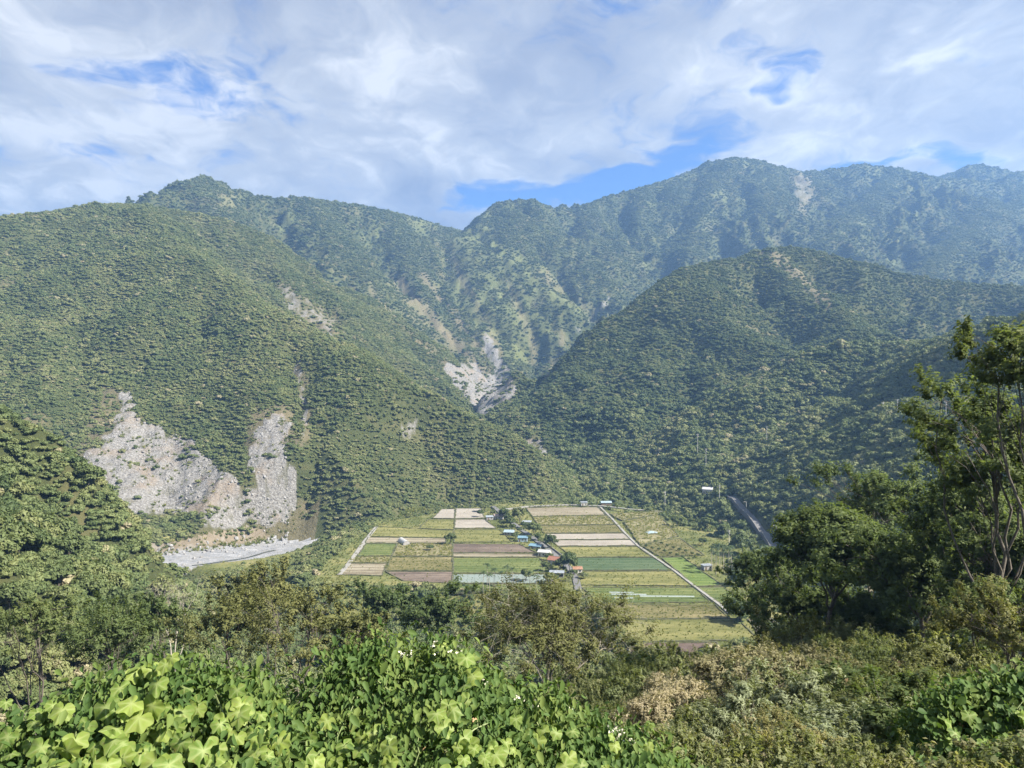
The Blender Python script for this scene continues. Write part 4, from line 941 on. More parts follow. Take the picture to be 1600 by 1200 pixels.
# white tunnel greenhouse
p = GND(631, 849); e = empty('greenhouse', (p[0], p[1], .2), -1.15, label='white plastic tunnel greenhouse in the left fields', category='greenhouse'); mb = MB(); Lg, Rg, ns = 15.0, 2.6, 10
for i in range(ns):
    a0, a1 = math.pi * i / ns, math.pi * (i + 1) / ns; y0, z0, y1, z1 = Rg * math.cos(a0), 1.15 * Rg * math.sin(a0), Rg * math.cos(a1), 1.15 * Rg * math.sin(a1)
    mb.poly([(-Lg / 2, y0, z0), (Lg / 2, y0, z0), (Lg / 2, y1, z1), (-Lg / 2, y1, z1)])
mb.build('cover', MW['whiter'], e); eb = MB(); eb.poly([(Lg / 2 - .05, Rg * math.cos(math.pi * i / ns), 1.15 * Rg * math.sin(math.pi * i / ns)) for i in range(ns + 1)]); eb.build('end_panel', MW['grey'], e)
for k in range(7):
    x = -Lg / 2 + Lg * k / 6; hb = MB(); hb.tube([(x, Rg * 1.02 * math.cos(a), 1.17 * Rg * math.sin(a)) for a in np.linspace(0, math.pi, 9)], .05, 4); hb.build('hoop', MW['grey'], e)
# blue tarpaulin thrown over a heap
p = GND(1018, 833); xs, ys = np.meshgrid(np.linspace(-1, 1, 12), np.linspace(-1, 1, 9)); hz = 1.6 * np.exp(-(xs**2 + ys**2) * 1.1) + .25 * fbm(xs * 2 + 5, ys * 2, 171, 3)
v = np.stack([xs * 4.6 + .3 * fbm(xs, ys, 172, 2), ys * 3.4, hz], -1).reshape(-1, 3); i = np.arange(8)[:, None] * 12; j = np.arange(11)[None]; f = np.stack([i + j, i + j + 1, i + 13 + j, i + 12 + j], -1).reshape(-1, 4)
put('tarpaulin', mesh_np('tarpaulin', v, f, [MW['ltblue']], smooth=True), None, (p[0], p[1], .2), (0, 0, .3), label='crumpled light blue tarpaulin in the weedy plot', category='tarpaulin')

# ------------------------------------------------------------------ utility poles
M_POLE = paint('pole_concrete', (.48, .47, .45), .8, .1); M_INS = paint('insulator', (.55, .52, .48), .3, .1)
def pole(u, vtop, vbase, label, h=None, lamp=False):
    p = raycast(u, vbase); d = p[1]; ztop = EYE + (600 - vtop) / F * d; H = ztop - p[2]
    e = empty('utility_pole', (p[0], p[1], p[2]), random.uniform(-.5, .5), label=label, category='lamp post' if lamp else 'utility pole', group='utility poles on the right hillside')
    mb = MB(); mb.tube([(0, 0, -1), (0, 0, H * .5), (0, 0, H)], [.24, .2, .16], 8); mb.build('shaft', M_POLE, e)
    if lamp:
        a = MB(); a.tube([(0, 0, H - .3), (-.8, 0, H + .1), (-2.0, 0, H + .15)], .08, 5); ar = a.build('lamp_arm', M_POLE, e); l = MB(); l.box((-2.3, 0, H + .12), (.9, .34, .2)); l.build('lamp_head', M_INS, e)
    else:
        for k, (w_, dz) in enumerate(((2.6, .35), (2.0, 1.3))):
            c_ = MB(); c_.box((0, .22, H - dz), (w_, .16, .2)); co = c_.build('crossarm', M_POLE, e)
            for x in (-w_ * .42, w_ * .15, w_ * .42): i_ = MB(); i_.tube([(x, .22, H - dz + .1), (x, .22, H - dz + .42)], .09, 6); i_.build('insulator', M_INS, co)
        t_ = MB(); t_.tube([(.42, -.05, H - 3.2), (.42, -.05, H - 2.2)], .28, 8); t_.build('transformer', M_INS, e)
    return e
for u, vt, vb, lab, lm in ((1090, 678, 712, 'left one of two close poles on the right hillside', False), (1103, 701, 738, 'right lower one of two close poles on the right hillside', False), (1198, 666, 698, 'lone pole amid dense trees up the right hillside', False), (1380, 628, 650, 'leftmost short pole on the wooded crest at right', False), (1402, 624, 652, 'middle pole on the wooded crest at right', False), (1478, 626, 662, 'tallest pole on the wooded crest near the tall tree', False), (1166, 784, 806, 'street lamp post beside the upper hill road', True), (1213, 821, 852, 'street lamp post at the lower bend of the hill road', True), (1039, 768, 801, 'thin pole at the forest edge beyond the fields', False), (1124, 758, 785, 'pole below the white hillside house', False), (1139, 828, 852, 'short pole above the orchard trees', False)):
    pole(u, vt, vb, lab, lamp=lm)

# ------------------------------------------------------------------ trees standing among the fields
def field_tree(u, vbase, r, hs, tint_, label, k, name='field_tree', z=0.0):
    x, y = GND(u, vbase, z); place_tree(name, protos_mid[k % 8], (x, y, z), rng.uniform(0, 6.28), (r, r, r * hs), tint_, label=label, category='tree')
for a in ((704, 851, 4.6, 1.2, .28, 'dark round tree alone where the field strips meet'), (672, 860, 3.2, .8, .2, 'low dark bush in the straw plot below the lone tree'), (812, 817, 7.0, 1.25, .72, 'bright green spreading tree at the top of the village'), (797, 824, 5.2, 1.1, .3, 'dark tree behind the pale blue white house'),
          (833, 837, 7.0, .95, .45, 'broad green tree across the road from the blue roofs'), (860, 858, 5.5, 1.25, .15, 'dark tree right of the road by the tilled field'), (889, 896, 6.5, 1.3, .12, 'dusky grey green weeping tree below the red roof'), (874, 890, 4.2, 1.0, .25, 'small tree just under the red tiled house'),
          (805, 842, 3.6, .9, .25, 'low tree between the two blue roofed houses'), (788, 812, 5.5, 1.2, .2, 'dark tree touching the beige roofed house'), (757, 800, 5.5, 1.1, .55, 'light tree beside the grey tilled plots'), (858, 912, 4.5, 1.0, .6, 'yellow green tree in front of the open shed'),
          (822, 909, 4.5, 1.2, .5, 'rounded green tree in front of the vegetable rows'), (912, 905, 3.0, .9, .6, 'small bush at the corner of the yellow field'), (1158, 972, 9.0, .85, .18, 'wide dark bush beside the dirt track'), (1075, 815, 5.0, 1.0, .55, 'pale green tree at the weedy forest edge'),
          (1058, 822, 6.5, .9, .5, 'flat topped tree right of the blue tarpaulin'), (1105, 826, 6.0, 1.0, .4, 'round tree below the hill road'), (1095, 808, 5.5, 1.1, .62, 'light green tree below the white hillside house'), (1130, 838, 6.5, 1.0, .35, 'green tree between orchard and hill road'),
          (1160, 868, 8.5, 1.1, .22, 'large dark tree right of the palm clump'), (1098, 852, 4.0, .9, .3, 'small tree above the orchard'), (1180, 900, 8.0, 1.1, .18, 'dark tree at the orchard corner below the road'), (1150, 915, 6.0, 1.0, .3, 'bushy tree at the end of the bright green field')):
    field_tree(*a, k=int(a[0]))
for i, (u, v) in enumerate(((783, 806), (792, 815), (800, 829), (812, 832), (826, 845), (845, 850), (842, 866), (858, 876), (880, 893), (852, 893), (866, 909), (890, 909), (770, 806), (818, 826), (896, 900), (840, 845), (750, 808), (786, 822))):
    x, y = GND(u, v); r0_ = rng.uniform(2.2, 3.8); place_tree('garden_tree', protos_mid[i % 8], (x, y, .1), i, (r0_, r0_, r0_ * rng.uniform(.9, 1.3)), rng.uniform(.1, .6), label='small garden tree squeezed among the village roofs', category='tree', group='garden trees of the village')
for i in range(16):
    u = 1010 + (i % 8) * 9.5 + (i // 8) * 14; v = 856 + (i % 8) * 3.0 - (i // 8) * 6 + random.uniform(-1, 1); x, y = GND(u, v)
    place_tree('orchard_tree', protos_mid[i % 8], (x, y, .2), random.uniform(0, 6), (1.5, 1.5, 1.7), .35, label='small orchard sapling in the brownish plot by the path', category='tree', group='orchard saplings')
# slender palms
M_PALM = leaf_material('palm_leaves', (.025, .045, .018), (.05, .075, .028), (.10, .13, .045), trans=.15, src='OBJECT')
def palm_meshes(seed):
    rg = np.random.default_rng(seed); H = 1.0; tp = np.array([[0, 0, -.05], [rg.normal(0, .01), rg.normal(0, .01), .5], [0.02 * rg.normal(), .02 * rg.normal(), 1.0]]); wd = tube(tp, [.013, .010, .008], 6)
    V, Fc, off = [], [], 0
    for k in range(11):
        a = k * 2.4 + rg.normal(0, .2); el = rg.uniform(-.2, 1.1); L = rg.uniform(.17, .24); n_ = 9; t = np.linspace(0, 1, n_)
        ax = np.array([math.cos(a) * math.cos(el), math.sin(a) * math.cos(el), math.sin(el)]); mid = tp[-1] + t[:, None] * ax * L + np.array([0, 0, -1]) * (t**2)[:, None] * L * .75
        sd_ = np.array([-math.sin(a), math.cos(a), 0])
        for s_ in (-1, 1):
            for i in range(1, n_):
                b0, b1 = mid[i - 1], mid[i]; tip = (b0 + b1) / 2 + s_ * sd_ * .075 * math.sin(math.pi * (.15 + .8 * t[i])) + [0, 0, -.03] + (b1 - b0) * .6
                V += [b0, b1, tip]; Fc.append((off, off + 1, off + 2)); off += 3
    return mesh_np('trunk', *wd, [M_PALE], smooth=True), mesh_np('crown', np.array(V), np.array(Fc), [M_PALM], {'lv': ('FLOAT', rg.random(off))})
palms = [palm_meshes(800 + i) for i in range(4)]
for i, (u, vt, d) in enumerate(((761, 882, 452), (772, 889, 448), (784, 893, 446), (792, 884, 455), (801, 888, 452), (755, 893, 440), (828, 893, 452), (838, 899, 450), (765, 898, 436))):
    x = (u - 800) / F * d; zt = EYE + (600 - vt) / F * d; zb = min(zat(x, d), 0); s_ = zt - zb
    place_tree('betel_palm', palms[i % 4], (x, d, zb), i, (s_ * 1.15, s_ * 1.15, s_), .2 + .05 * i, label='slender dark palm rising in front of the vegetable rows', category='palm', group='palms before the vegetable rows')
for i in range(14):
    u = 1106 + rng.uniform(0, 40); v = 892 + rng.uniform(-9, 6) + (u - 1106) * .15; x, y = GND(u, v); s_ = rng.uniform(12, 18)
    place_tree('betel_palm', palms[i % 4], (x, y, 0), i, (s_ * .9, s_ * .9, s_), .15 + .03 * i, label='tall pale trunked palm in the clump by the orchard', category='palm', group='palm clump by the orchard')

# ------------------------------------------------------------------ the near slope: trees and shrubs one by one
def ground_tree(name, u, vbase_or_none, d, meshes, rz, scl, tint_, zoff=0.0, **props):
    x = (u - 800) / F * d; return place_tree(name, meshes, (x, d, zat(x, d) + zoff), rz, scl, tint_, **props)
M_NEAR = leaf_material('near_tree_leaves', (.050, .080, .030), (.105, .140, .052), (.18, .20, .070), (.24, .22, .085), trans=.45, src='OBJECT', rough=.6, spec=.15)
M_OLIVE = leaf_material('olive_leaves', (.060, .070, .024), (.112, .122, .042), (.175, .172, .064), (.27, .23, .11), trans=.3, src='OBJECT')
M_DRY = leaf_material('dry_shrub_leaves', (.115, .118, .058), (.19, .18, .095), (.28, .245, .145), (.42, .36, .25), trans=.3, src='OBJECT')
M_WILLOW = leaf_material('willow_shrub_leaves', (.11, .145, .082), (.19, .22, .13), (.28, .30, .18), (.38, .36, .21), trans=.3, src='OBJECT')
def big_tree(name, u, vtop, d, rpx, crown_v, seed, tint_, label, leafm=M_NEAR, barkm=M_BARK, lean=(0, 0), ncl=120, nleaf=170, leaf=.16, bare=False, trunk=None, squash=.8, puff=.20, limbs=8, aspect=.45, fill=.8, base_drop=0.0, flat=.7, spray=1.0):
    """a tree whose crown is centred at (u, crown_v) at depth d, rpx pixels in radius"""
    x = (u - 800) / F * d - lean[0]; y = d - lean[1]; zb = zat(x, y) - base_drop; zc = EYE + (600 - crown_v) / F * d; r = rpx / F * d
    H = zc - zb; tr = trunk or min(.22, max(.12, .03 * H))
    ms = tree_meshes(name + str(seed), leafm, barkm, seed=seed, H=H, crad=(r, r, r * squash), ccz=H, ncl=ncl, nleaf=nleaf, leaf=leaf, trunk_r=tr, lean=lean, puff=puff, limbs=limbs, aspect=aspect, bare=bare, fill=fill, flat=flat, spray=spray)
    return place_tree(name, ms, (x, y, zb), 0, (1, 1, 1), tint_, label=label, category='tree')
big_tree('tall_tree', 1565, 0, 42, 118, 740, 901, .50, 'tall slim tree with lit crown at the right edge', ncl=150, nleaf=190, leaf=.125, trunk=.17, squash=1.0, puff=.20, lean=(.3, 0), limbs=11)
big_tree('tall_tree', 1630, 0, 36, 100, 580, 902, .60, 'overhanging leafy branches entering at the upper right edge', ncl=100, nleaf=190, leaf=.115, trunk=.16, squash=.7, puff=.22)
big_tree('spreading_tree', 1300, 0, 78, 112, 870, 903, 0.42, 'large dark spreading tree right of the fields', ncl=240, nleaf=200, leaf=.20, squash=.9, trunk=.34, puff=.18)
big_tree('spreading_tree', 1425, 0, 66, 95, 905, 904, 0.36, 'dark tree with leaning trunk below the tall slim tree', ncl=200, nleaf=200, leaf=.17, squash=.95, trunk=.30, lean=(-2.6, .5), puff=.18)
big_tree('spreading_tree', 1195, 0, 120, 55, 905, 905, 0.36, 'smaller dark tree left of the large spreading one', ncl=90, nleaf=120, leaf=.25, squash=1.0)
big_tree('spreading_tree', 1520, 0, 58, 80, 850, 906, 0.42, 'green tree filling the gap beneath the tall crown', ncl=180, nleaf=190, leaf=.16, squash=1.1, puff=.2)
big_tree('spreading_tree', 1370, 0, 100, 90, 800, 909, 0.42, 'dark tree top peeping above the spreading tree', ncl=110, nleaf=130, leaf=.22, squash=.8, puff=.2)
big_tree('spreading_tree', 1590, 0, 52, 70, 900, 910, 0.45, 'leafy tree at the right edge under the tall trunk', ncl=170, nleaf=190, leaf=.14, squash=1.2, puff=.2)
big_tree('spreading_tree', 1245, 0, 88, 85, 955, 911, .38, 'low leafy tree beneath the left of the large spreading one', ncl=130, nleaf=170, leaf=.20, squash=.8, puff=.2)
big_tree('spreading_tree', 1365, 0, 80, 80, 975, 912, .32, 'dark leafy tree beneath the right of the large spreading one', ncl=130, nleaf=170, leaf=.19, squash=.7, puff=.2)
big_tree('spreading_tree', 1475, 0, 70, 75, 965, 913, .36, 'leafy tree behind the leaning trunk', ncl=130, nleaf=170, leaf=.17, squash=.9, puff=.2)
big_tree('spreading_tree', 1560, 0, 74, 115, 850, 914, .42, 'broad green tree behind the trunk of the tall slim one', ncl=190, nleaf=180, leaf=.19, squash=.9, puff=.2)
big_tree('bare_branched_tree', 858, 0, 62, 125, 1005, 907, .50, 'olive thin leaved tree with pale bare branches below the village', leafm=M_OLIVE, barkm=M_PALE, ncl=190, nleaf=210, leaf=.125, bare=True, squash=.72, trunk=.20, puff=.19, limbs=11, aspect=.32, fill=1.0)
big_tree('leafless_tree', 268, 0, 190, 52, 940, 908, .5, 'grey leafless tree with fine branches on the left slope', leafm=M_DRY, barkm=M_PALE, ncl=60, nleaf=6, leaf=.2, bare=True, squash=.8, trunk=.28, limbs=9)
for i, (u, cv, d, r, sd_, ti, lm, lab) in enumerate((
   (355, 985, 95, 85, 921, .45, M_OLIVE, 'rounded olive tree behind the left vine mound'), (480, 985, 85, 95, 922, .55, M_OLIVE, 'broad olive tree between the two vine mounds'), (560, 1010, 70, 60, 923, .38, M_OLIVE, 'small olive tree behind the centre vine mound'), (170, 1010, 90, 75, 924, .40, M_NEAR, 'green bushy tree behind the leftmost vine leaves'),
   (60, 985, 105, 80, 925, .55, M_NEAR, 'bright green tree at the far left edge'), (410, 935, 150, 60, 926, .62, M_OLIVE, 'yellowish olive tree higher on the left slope'), (690, 965, 150, 62, 927, .22, M_NEAR, 'dark tree in the ravine behind the centre vine mound'), (600, 950, 170, 48, 928, .18, M_NEAR, 'dark round tree in the ravine left of centre'), (1000, 1105, 60, 36, 929, .30, M_NEAR, 'dark bushy tree right of the bare branched one'), (1040, 1058, 110, 22, 930, .45, M_OLIVE, 'low olive tree at the edge of the bare soil plot'), (240, 975, 120, 55, 931, .28, M_NEAR, 'dark tree below the grey leafless one'))):
    big_tree('slope_tree', u, 0, d, r, cv, sd_, ti, lab, leafm=lm, ncl=80, nleaf=110, leaf=.0022 * d * .95, squash=.8, puff=.22, limbs=7)

# shrubs
def shrub_meshes(key, leafm, seed, ncl=46, nleaf=150, leaf=.045, aspect=.3, squash=.8, bare=False, puff=.15, flat=.9):
    return tree_meshes(key, leafm, M_BARK, seed=seed, H=1, crad=(1, 1, squash), ccz=.72, ncl=ncl, nleaf=nleaf, leaf=leaf, trunk_r=.035, puff=puff, limbs=8, aspect=aspect, bare=bare, split=.15, fill=1.0, flat=flat, spray=1.5)
SH = {'willow': [shrub_meshes('willow%d' % i, M_WILLOW, 940 + i, ncl=110, nleaf=150, leaf=.042, aspect=.24, puff=.14) for i in range(2)], 'dry': [shrub_meshes('dry%d' % i, M_DRY, 950 + i, ncl=100, nleaf=110, leaf=.030, aspect=.4, bare=True, puff=.14) for i in range(2)],
      'green': [shrub_meshes('green%d' % i, M_NEAR, 960 + i, ncl=100, nleaf=150, leaf=.036, aspect=.5) for i in range(2)], 'olive': [shrub_meshes('olive%d' % i, M_OLIVE, 970 + i, ncl=100, nleaf=140, leaf=.034, aspect=.42) for i in range(2)]}
def put_shrub(kind, u, vc, d, r, tint_, label, name='shrub', group=None):
    x = (u - 800) / F * d; zc = EYE + (600 - vc) / F * d; zg = zat(x, d); h = max(.95, (zc - zg) / .72 / r)
    ms = SH[kind][int(u + d) % 2]; e = empty(name, (x, d, zg - .15), rng.uniform(0, 6.28), (r * rng.uniform(1.0, 1.5), r * rng.uniform(.9, 1.2), r * min(h, 1.15)), label=label, category='shrub')
    e.location.z = zc - .72 * r * min(h, 1.15)
    if group: e['group'] = group
    put('stem', ms[0], e); c_ = put('foliage', ms[1], e); c_['tint'] = float(tint_); return e
for a in (('willow', 1180, 1150, 13.5, 1.0, .55, 'grey green willowy shrub at the bottom right of centre'), ('willow', 1250, 1125, 15.5, 1.1, .6, 'tall grey green willowy shrub behind the lowest one'), ('willow', 1340, 1160, 12, .9, .5, 'grey green shrub left of the yellowing vine'), ('willow', 1120, 1185, 11, .7, .6, 'low pale willowy shrub beside the vine slope'), ('willow', 1290, 1195, 10, .7, .45, 'willowy shrub cut by the bottom edge'),
          ('dry', 1130, 1070, 24, 1.7, .5, 'brown dry shrub right of the pale flowers'), ('dry', 1215, 1060, 27, 1.6, .42, 'brownish shrub below the dirt track'), ('dry', 1060, 1105, 18, 1.0, .85, 'pale tan withered shrub beside the vine slope'), ('dry', 1290, 1062, 30, 1.6, .35, 'brown shrub under the dark spreading tree'), ('dry', 1010, 1125, 14, .6, .9, 'withered cream flowered shrub above the vine slope'),
          ('green', 1390, 1120, 16, 1.1, .3, 'dark green shrub below the tan plumes'), ('green', 1440, 1165, 11, .8, .35, 'green shrub beside the yellowing vine'), ('olive', 1180, 1050, 42, 2.2, .62, 'yellowish shrub along the dirt track'), ('olive', 1260, 1042, 45, 2.3, .7, 'sunlit yellowish shrub left of the leaning trunk'), ('olive', 1105, 1072, 45, 2.2, .45, 'olive shrub below the bare soil plot'), ('green', 1040, 1085, 48, 2.4, .4, 'leafy green shrub below the bare soil plot'),
          ('olive', 1350, 1045, 40, 2.0, .5, 'olive shrub under the leaning trunk'), ('green', 1530, 975, 30, 1.7, .5, 'lit green shrub right of the leaning trunk'), ('olive', 1575, 1000, 24, 1.5, .7, 'yellowish shrub at the right edge above the vine'), ('olive', 1250, 1175, 9.5, .45, .9, 'low yellow flowered shrub at the bottom edge'), ('dry', 1170, 1110, 17, 1.0, .3, 'dull brown shrub between willowy ones'), ('green', 975, 1100, 52, 2.0, .28, 'dark shrub left of the bare soil plot'), ('olive', 1440, 1075, 22, 1.3, .4, 'olive shrub behind the yellowing vine')):
    put_shrub(*a)
# undergrowth further down the near slope, too mixed to count
und = bpy.data.collections.new('undergrowth_proto')
M_UND = leaf_material('undergrowth_leaves', (.085, .115, .048), (.155, .18, .080), (.235, .235, .12), (.36, .31, .20), trans=.45)
for i in range(4):
    wd, (v, f, lv) = make_tree(seed=980 + i, H=1, crad=(1, 1, .8), ccz=.6, ncl=90, nleaf=80, leaf=.052, trunk_r=.03, puff=.18, limbs=5, split=.1, fill=1.0, spray=1.4)
    und.objects.link(bpy.data.objects.new('undergrowth_proto_%d' % i, mesh_np('undergrowth', v, f, [M_UND], {'lv': ('FLOAT', lv)})))
xs, ys = [], []
for r0, r1, st in ((2.5, 9, .6), (9, 30, .85), (30, 75, 1.6), (75, 145, 3.2)):
    X, Y = candidates(r0, r1, st, R(39)); xs.append(X); ys.append(Y)
X, Y = np.concatenate(xs), np.concatenate(ys); k = ~((X / Y > .50) & (Y < 15) & (Y > 6.5)) & ~((X < 1.2) & (Y < 9)); X, Y = X[k], Y[k]; r = np.hypot(X, Y); s = np.where(r < 30, .36, np.where(r < 75, .80, 2.0)) * rng.uniform(.7, 1.35, len(X)); Z = grid_at(X, Y)
ti = np.clip(.45 + .4 * fbm(X / 16, Y / 16, 181, 3) + rng.normal(0, .14, len(X)), .02, .95)
gn_scatter('undergrowth', und, np.column_stack([X, Y, Z - .1]), np.column_stack([rng.normal(0, .1, (len(X), 2)), rng.uniform(0, 6.28, len(X))]), np.column_stack([s, s, s * rng.uniform(.8, 1.3, len(X))]), rng.integers(0, 4, len(X)), {'tint': ti}, kind='stuff')
# plume grass: arching blades and tan feathery heads
M_PLUME, t, b = mat('plume'); b.inputs['Base Color'].default_value = (.36, .25, .14, 1); b.inputs['Roughness'].default_value = .9
M_BLADE, t, b = mat('grass_blade'); b.inputs['Base Color'].default_value = (.10, .14, .05, 1); b.inputs['Roughness'].default_value = .7
for gi_, (u, v, d) in enumerate(((1345, 1075, 22), (1375, 1082, 21), (1405, 1070, 23), (1320, 1100, 19), (1425, 1040, 26))):
    x = (u - 800) / F * d; zc = EYE + (600 - v) / F * d; zg = zc - 1.1; rg = np.random.default_rng(1000 + gi_)
    e = empty('plume_grass', (x, d, zg), 0, label=('plume grass clump with tan feathery heads, %s' % ('nearest the dark trunk', 'in the middle of the stand', 'at the right of the stand', 'lowest of the stand', 'highest of the stand')[gi_]), category='grass', group='plume grass clumps')
    mb = MB()
    for k in range(46):
        a = rg.uniform(0, 6.28); L = rg.uniform(.9, 1.6); sp_ = rg.uniform(.15, .7); t_ = np.linspace(0, 1, 5); w_ = .014
        pth = np.stack([np.cos(a) * sp_ * t_**1.5, np.sin(a) * sp_ * t_**1.5, L * t_ - .45 * sp_ * t_**2.5], -1); sd_ = np.array([-math.sin(a), math.cos(a), 0]) * w_
        for i in range(4): mb.poly([pth[i] - sd_ * (1 - t_[i]), pth[i] + sd_ * (1 - t_[i]), pth[i + 1] + sd_ * (1 - t_[i + 1]), pth[i + 1] - sd_ * (1 - t_[i + 1])])
    mb.build('blades', M_BLADE, e)
    for k in range(5):
        a = rg.uniform(2.4, 4.4); t_ = np.linspace(0, 1, 7); L = rg.uniform(1.4, 1.9); bend = rg.uniform(.4, .8); pth = np.stack([np.cos(a) * bend * t_**2.2, np.sin(a) * bend * .4 * t_**2.2, L * t_ - .35 * t_**3], -1)
        pm = MB(); pm.tube(pth, .008, 4); so_ = pm.build('stalk', M_BLADE, e); hm = MB()
        for j in range(150):
            tt_ = rg.uniform(.62, 1.0); c_ = np.array([np.interp(tt_, t_, pth[:, q]) for q in range(3)]); o_ = rg.normal(0, 1, 3); o_ *= (.13 - .08 * abs(tt_ - .8) / .2) / np.linalg.norm(o_); o_[2] -= .05; s_ = np.cross(o_, rg.normal(size=3)); s_ *= .006 / (np.linalg.norm(s_) + 1e-9)
            hm.poly([c_ - s_, c_ + s_, c_ + o_])
        hm.build('plume', M_PLUME, so_)

# ------------------------------------------------------------------ the vines over the bank in front of the camera
def vine_leaf_material(name, c0, c1, c2, trans=.4, src='OBJECT'):
    m, t, b = mat(name); tint_ = attr(t, 'tint', src); lv = attr(t, 'lv'); vein = attr(t, 'vein')
    k = t.math('ADD', t.math('MULTIPLY', tint_, .7), t.math('MULTIPLY', lv, .3)); c = t.ramp(k, [(.05, c0), (.5, c1), (.95, c2)])
    tc = t.node('ShaderNodeTexCoord'); oi = t.node('ShaderNodeObjectInfo'); nz = t.noise(t.vmath('ADD', tc.outputs['Object'], oi.outputs['Location']), 7.0, 4, .65, dim='3D')
    c = t.mix(t.math('MULTIPLY', t.smooth(nz, .42, .68), .5), c, (.22, .23, .07)); c = t.mix(t.math('MULTIPLY', t.smooth(nz, .66, .72), .8), c, (.20, .13, .06)); c = t.mix(t.math('MULTIPLY', vein, .6), c, (.40, .46, .20))
    t.l.new(c, b.inputs['Base Color']); b.inputs['Roughness'].default_value = .55; b.inputs['Specular IOR Level'].default_value = .2
    tr = t.node('ShaderNodeBsdfTranslucent'); t.l.new(t.mix(1.0, c, (1.2, 1.25, .5, 1), 'MULTIPLY'), tr.inputs[0]); mx = t.node('ShaderNodeMixShader'); mx.inputs[0].default_value = trans
    t.l.new(b.outputs[0], mx.inputs[1]); t.l.new(tr.outputs[0], mx.inputs[2]); t.l.new(mx.outputs[0], t.n['Material Output'].inputs[0]); return m
M_BIGLEAF = vine_leaf_material('lobed_vine_leaf', (.06, .12, .024), (.138, .215, .042), (.23, .295, .06))
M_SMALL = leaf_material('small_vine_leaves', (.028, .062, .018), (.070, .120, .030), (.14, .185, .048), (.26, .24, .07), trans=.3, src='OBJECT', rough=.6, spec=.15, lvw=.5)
M_STEM = paint('vine_stem', (.16, .20, .07), .7)
M_FLOWER = paint('flower', (.62, .60, .46), .8, .15); M_DEAD = paint('withered_leaf', (.32, .20, .10), .85)
def lobed_leaf(seed):
    """heart-shaped leaf with five blunt lobes, folded along its midrib; stalk at the origin, tip towards -Y"""
    rg = np.random.default_rng(seed); n_ = 40; th = np.linspace(-math.pi, math.pi, n_, endpoint=False)      # 0 = tip
    rr_ = .78 + rg.normal(0, .03) + .0 * th; fold_ = rg.uniform(.02, .42); curl_ = rg.uniform(.02, .35)
    for c_, a_, w_ in ((0, .38, .26), (1.0, .26, .24), (-1.0, .26, .24), (1.95, .16, .3), (-1.95, .16, .3)): rr_ = rr_ + a_ * np.exp(-((th - c_) / w_)**2)
    rr_ = rr_ - .62 * np.exp(-((np.abs(th) - math.pi) / .30)**2) + rg.normal(0, .012, n_); 
    def ring(k):
        x = np.sin(th) * rr_ * k; y = -np.cos(th) * rr_ * k; z = -fold_ * np.abs(x) ** 1.3 - curl_ * np.maximum(-y, 0) ** 2 + .07 * np.sin(th * 5 + seed) * k**2 + .035 * np.cos(th * 9 + seed * 2) * k**2
        return np.stack([x, y, z], -1)
    V = np.concatenate([[[0, 0, .02]], ring(.5), ring(1.0)]); Fc = []
    for i in range(n_): j = (i + 1) % n_; Fc += [(0, 1 + i, 1 + j), (1 + i, 1 + n_ + i, 1 + n_ + j), (1 + i, 1 + n_ + j, 1 + j)]
    vein = np.concatenate([[1.0], *[np.maximum.reduce([np.exp(-((th - c_) / .09)**2) for c_ in (0, 1.0, -1.0, 1.95, -1.95)]) * q for q in (1.0, .5)]])
    V[:, 1] -= .42                                                       # stalk joins at the notch
    return mesh_np('leaf', V * .5, np.array(Fc), [M_BIGLEAF], {'lv': ('FLOAT', np.clip(rg.normal(.5, .1, len(V)), 0, 1)), 'vein': ('FLOAT', vein)}, smooth=True)
BIG = [lobed_leaf(1100 + i) for i in range(10)]
from mathutils import Matrix, Vector
def interp_sil(pts, u): a = np.array(pts, float); return np.interp(u, a[:, 0], a[:, 1])
def mound_points(sil, u, t, d0, d1):
    """points on the face of a mound: t=0 at its skyline, 1 below the bottom of the picture"""
    u = np.asarray(u, float); t = np.asarray(t, float); vs = interp_sil(sil, u); d = d0 + (d1 - d0) * t + .16 * np.sin(u * .021 + t * 5) + .10 * np.sin(u * .057 + t * 11 + 1)
    v = vs + 30 + (1290 - vs) * t; p = np.stack([(u - 800) / F * d, d, EYE + (600 - v) / F * d], -1)
    h_ = fbm(p[..., 0] * 1.6 + 3, p[..., 1] * 1.6 + t, 191, 3) + .6 * fbm(p[..., 0] * 4.5, p[..., 1] * 4.5 + t * 3, 193, 2); return p + h_[..., None] * np.array([.10, -.55, .80]) * .22
def mound_point(sil, u, t, d0, d1, rg): return mound_points(sil, np.array([u]), np.array([t]), d0, d1)[0]
def look_basis(nrm, down, roll=0.0):
    z = Vector(nrm).normalized(); y = -Vector(down); y = (y - z * y.dot(z)).normalized(); x = y.cross(z); return Matrix((x, y, z)).transposed()
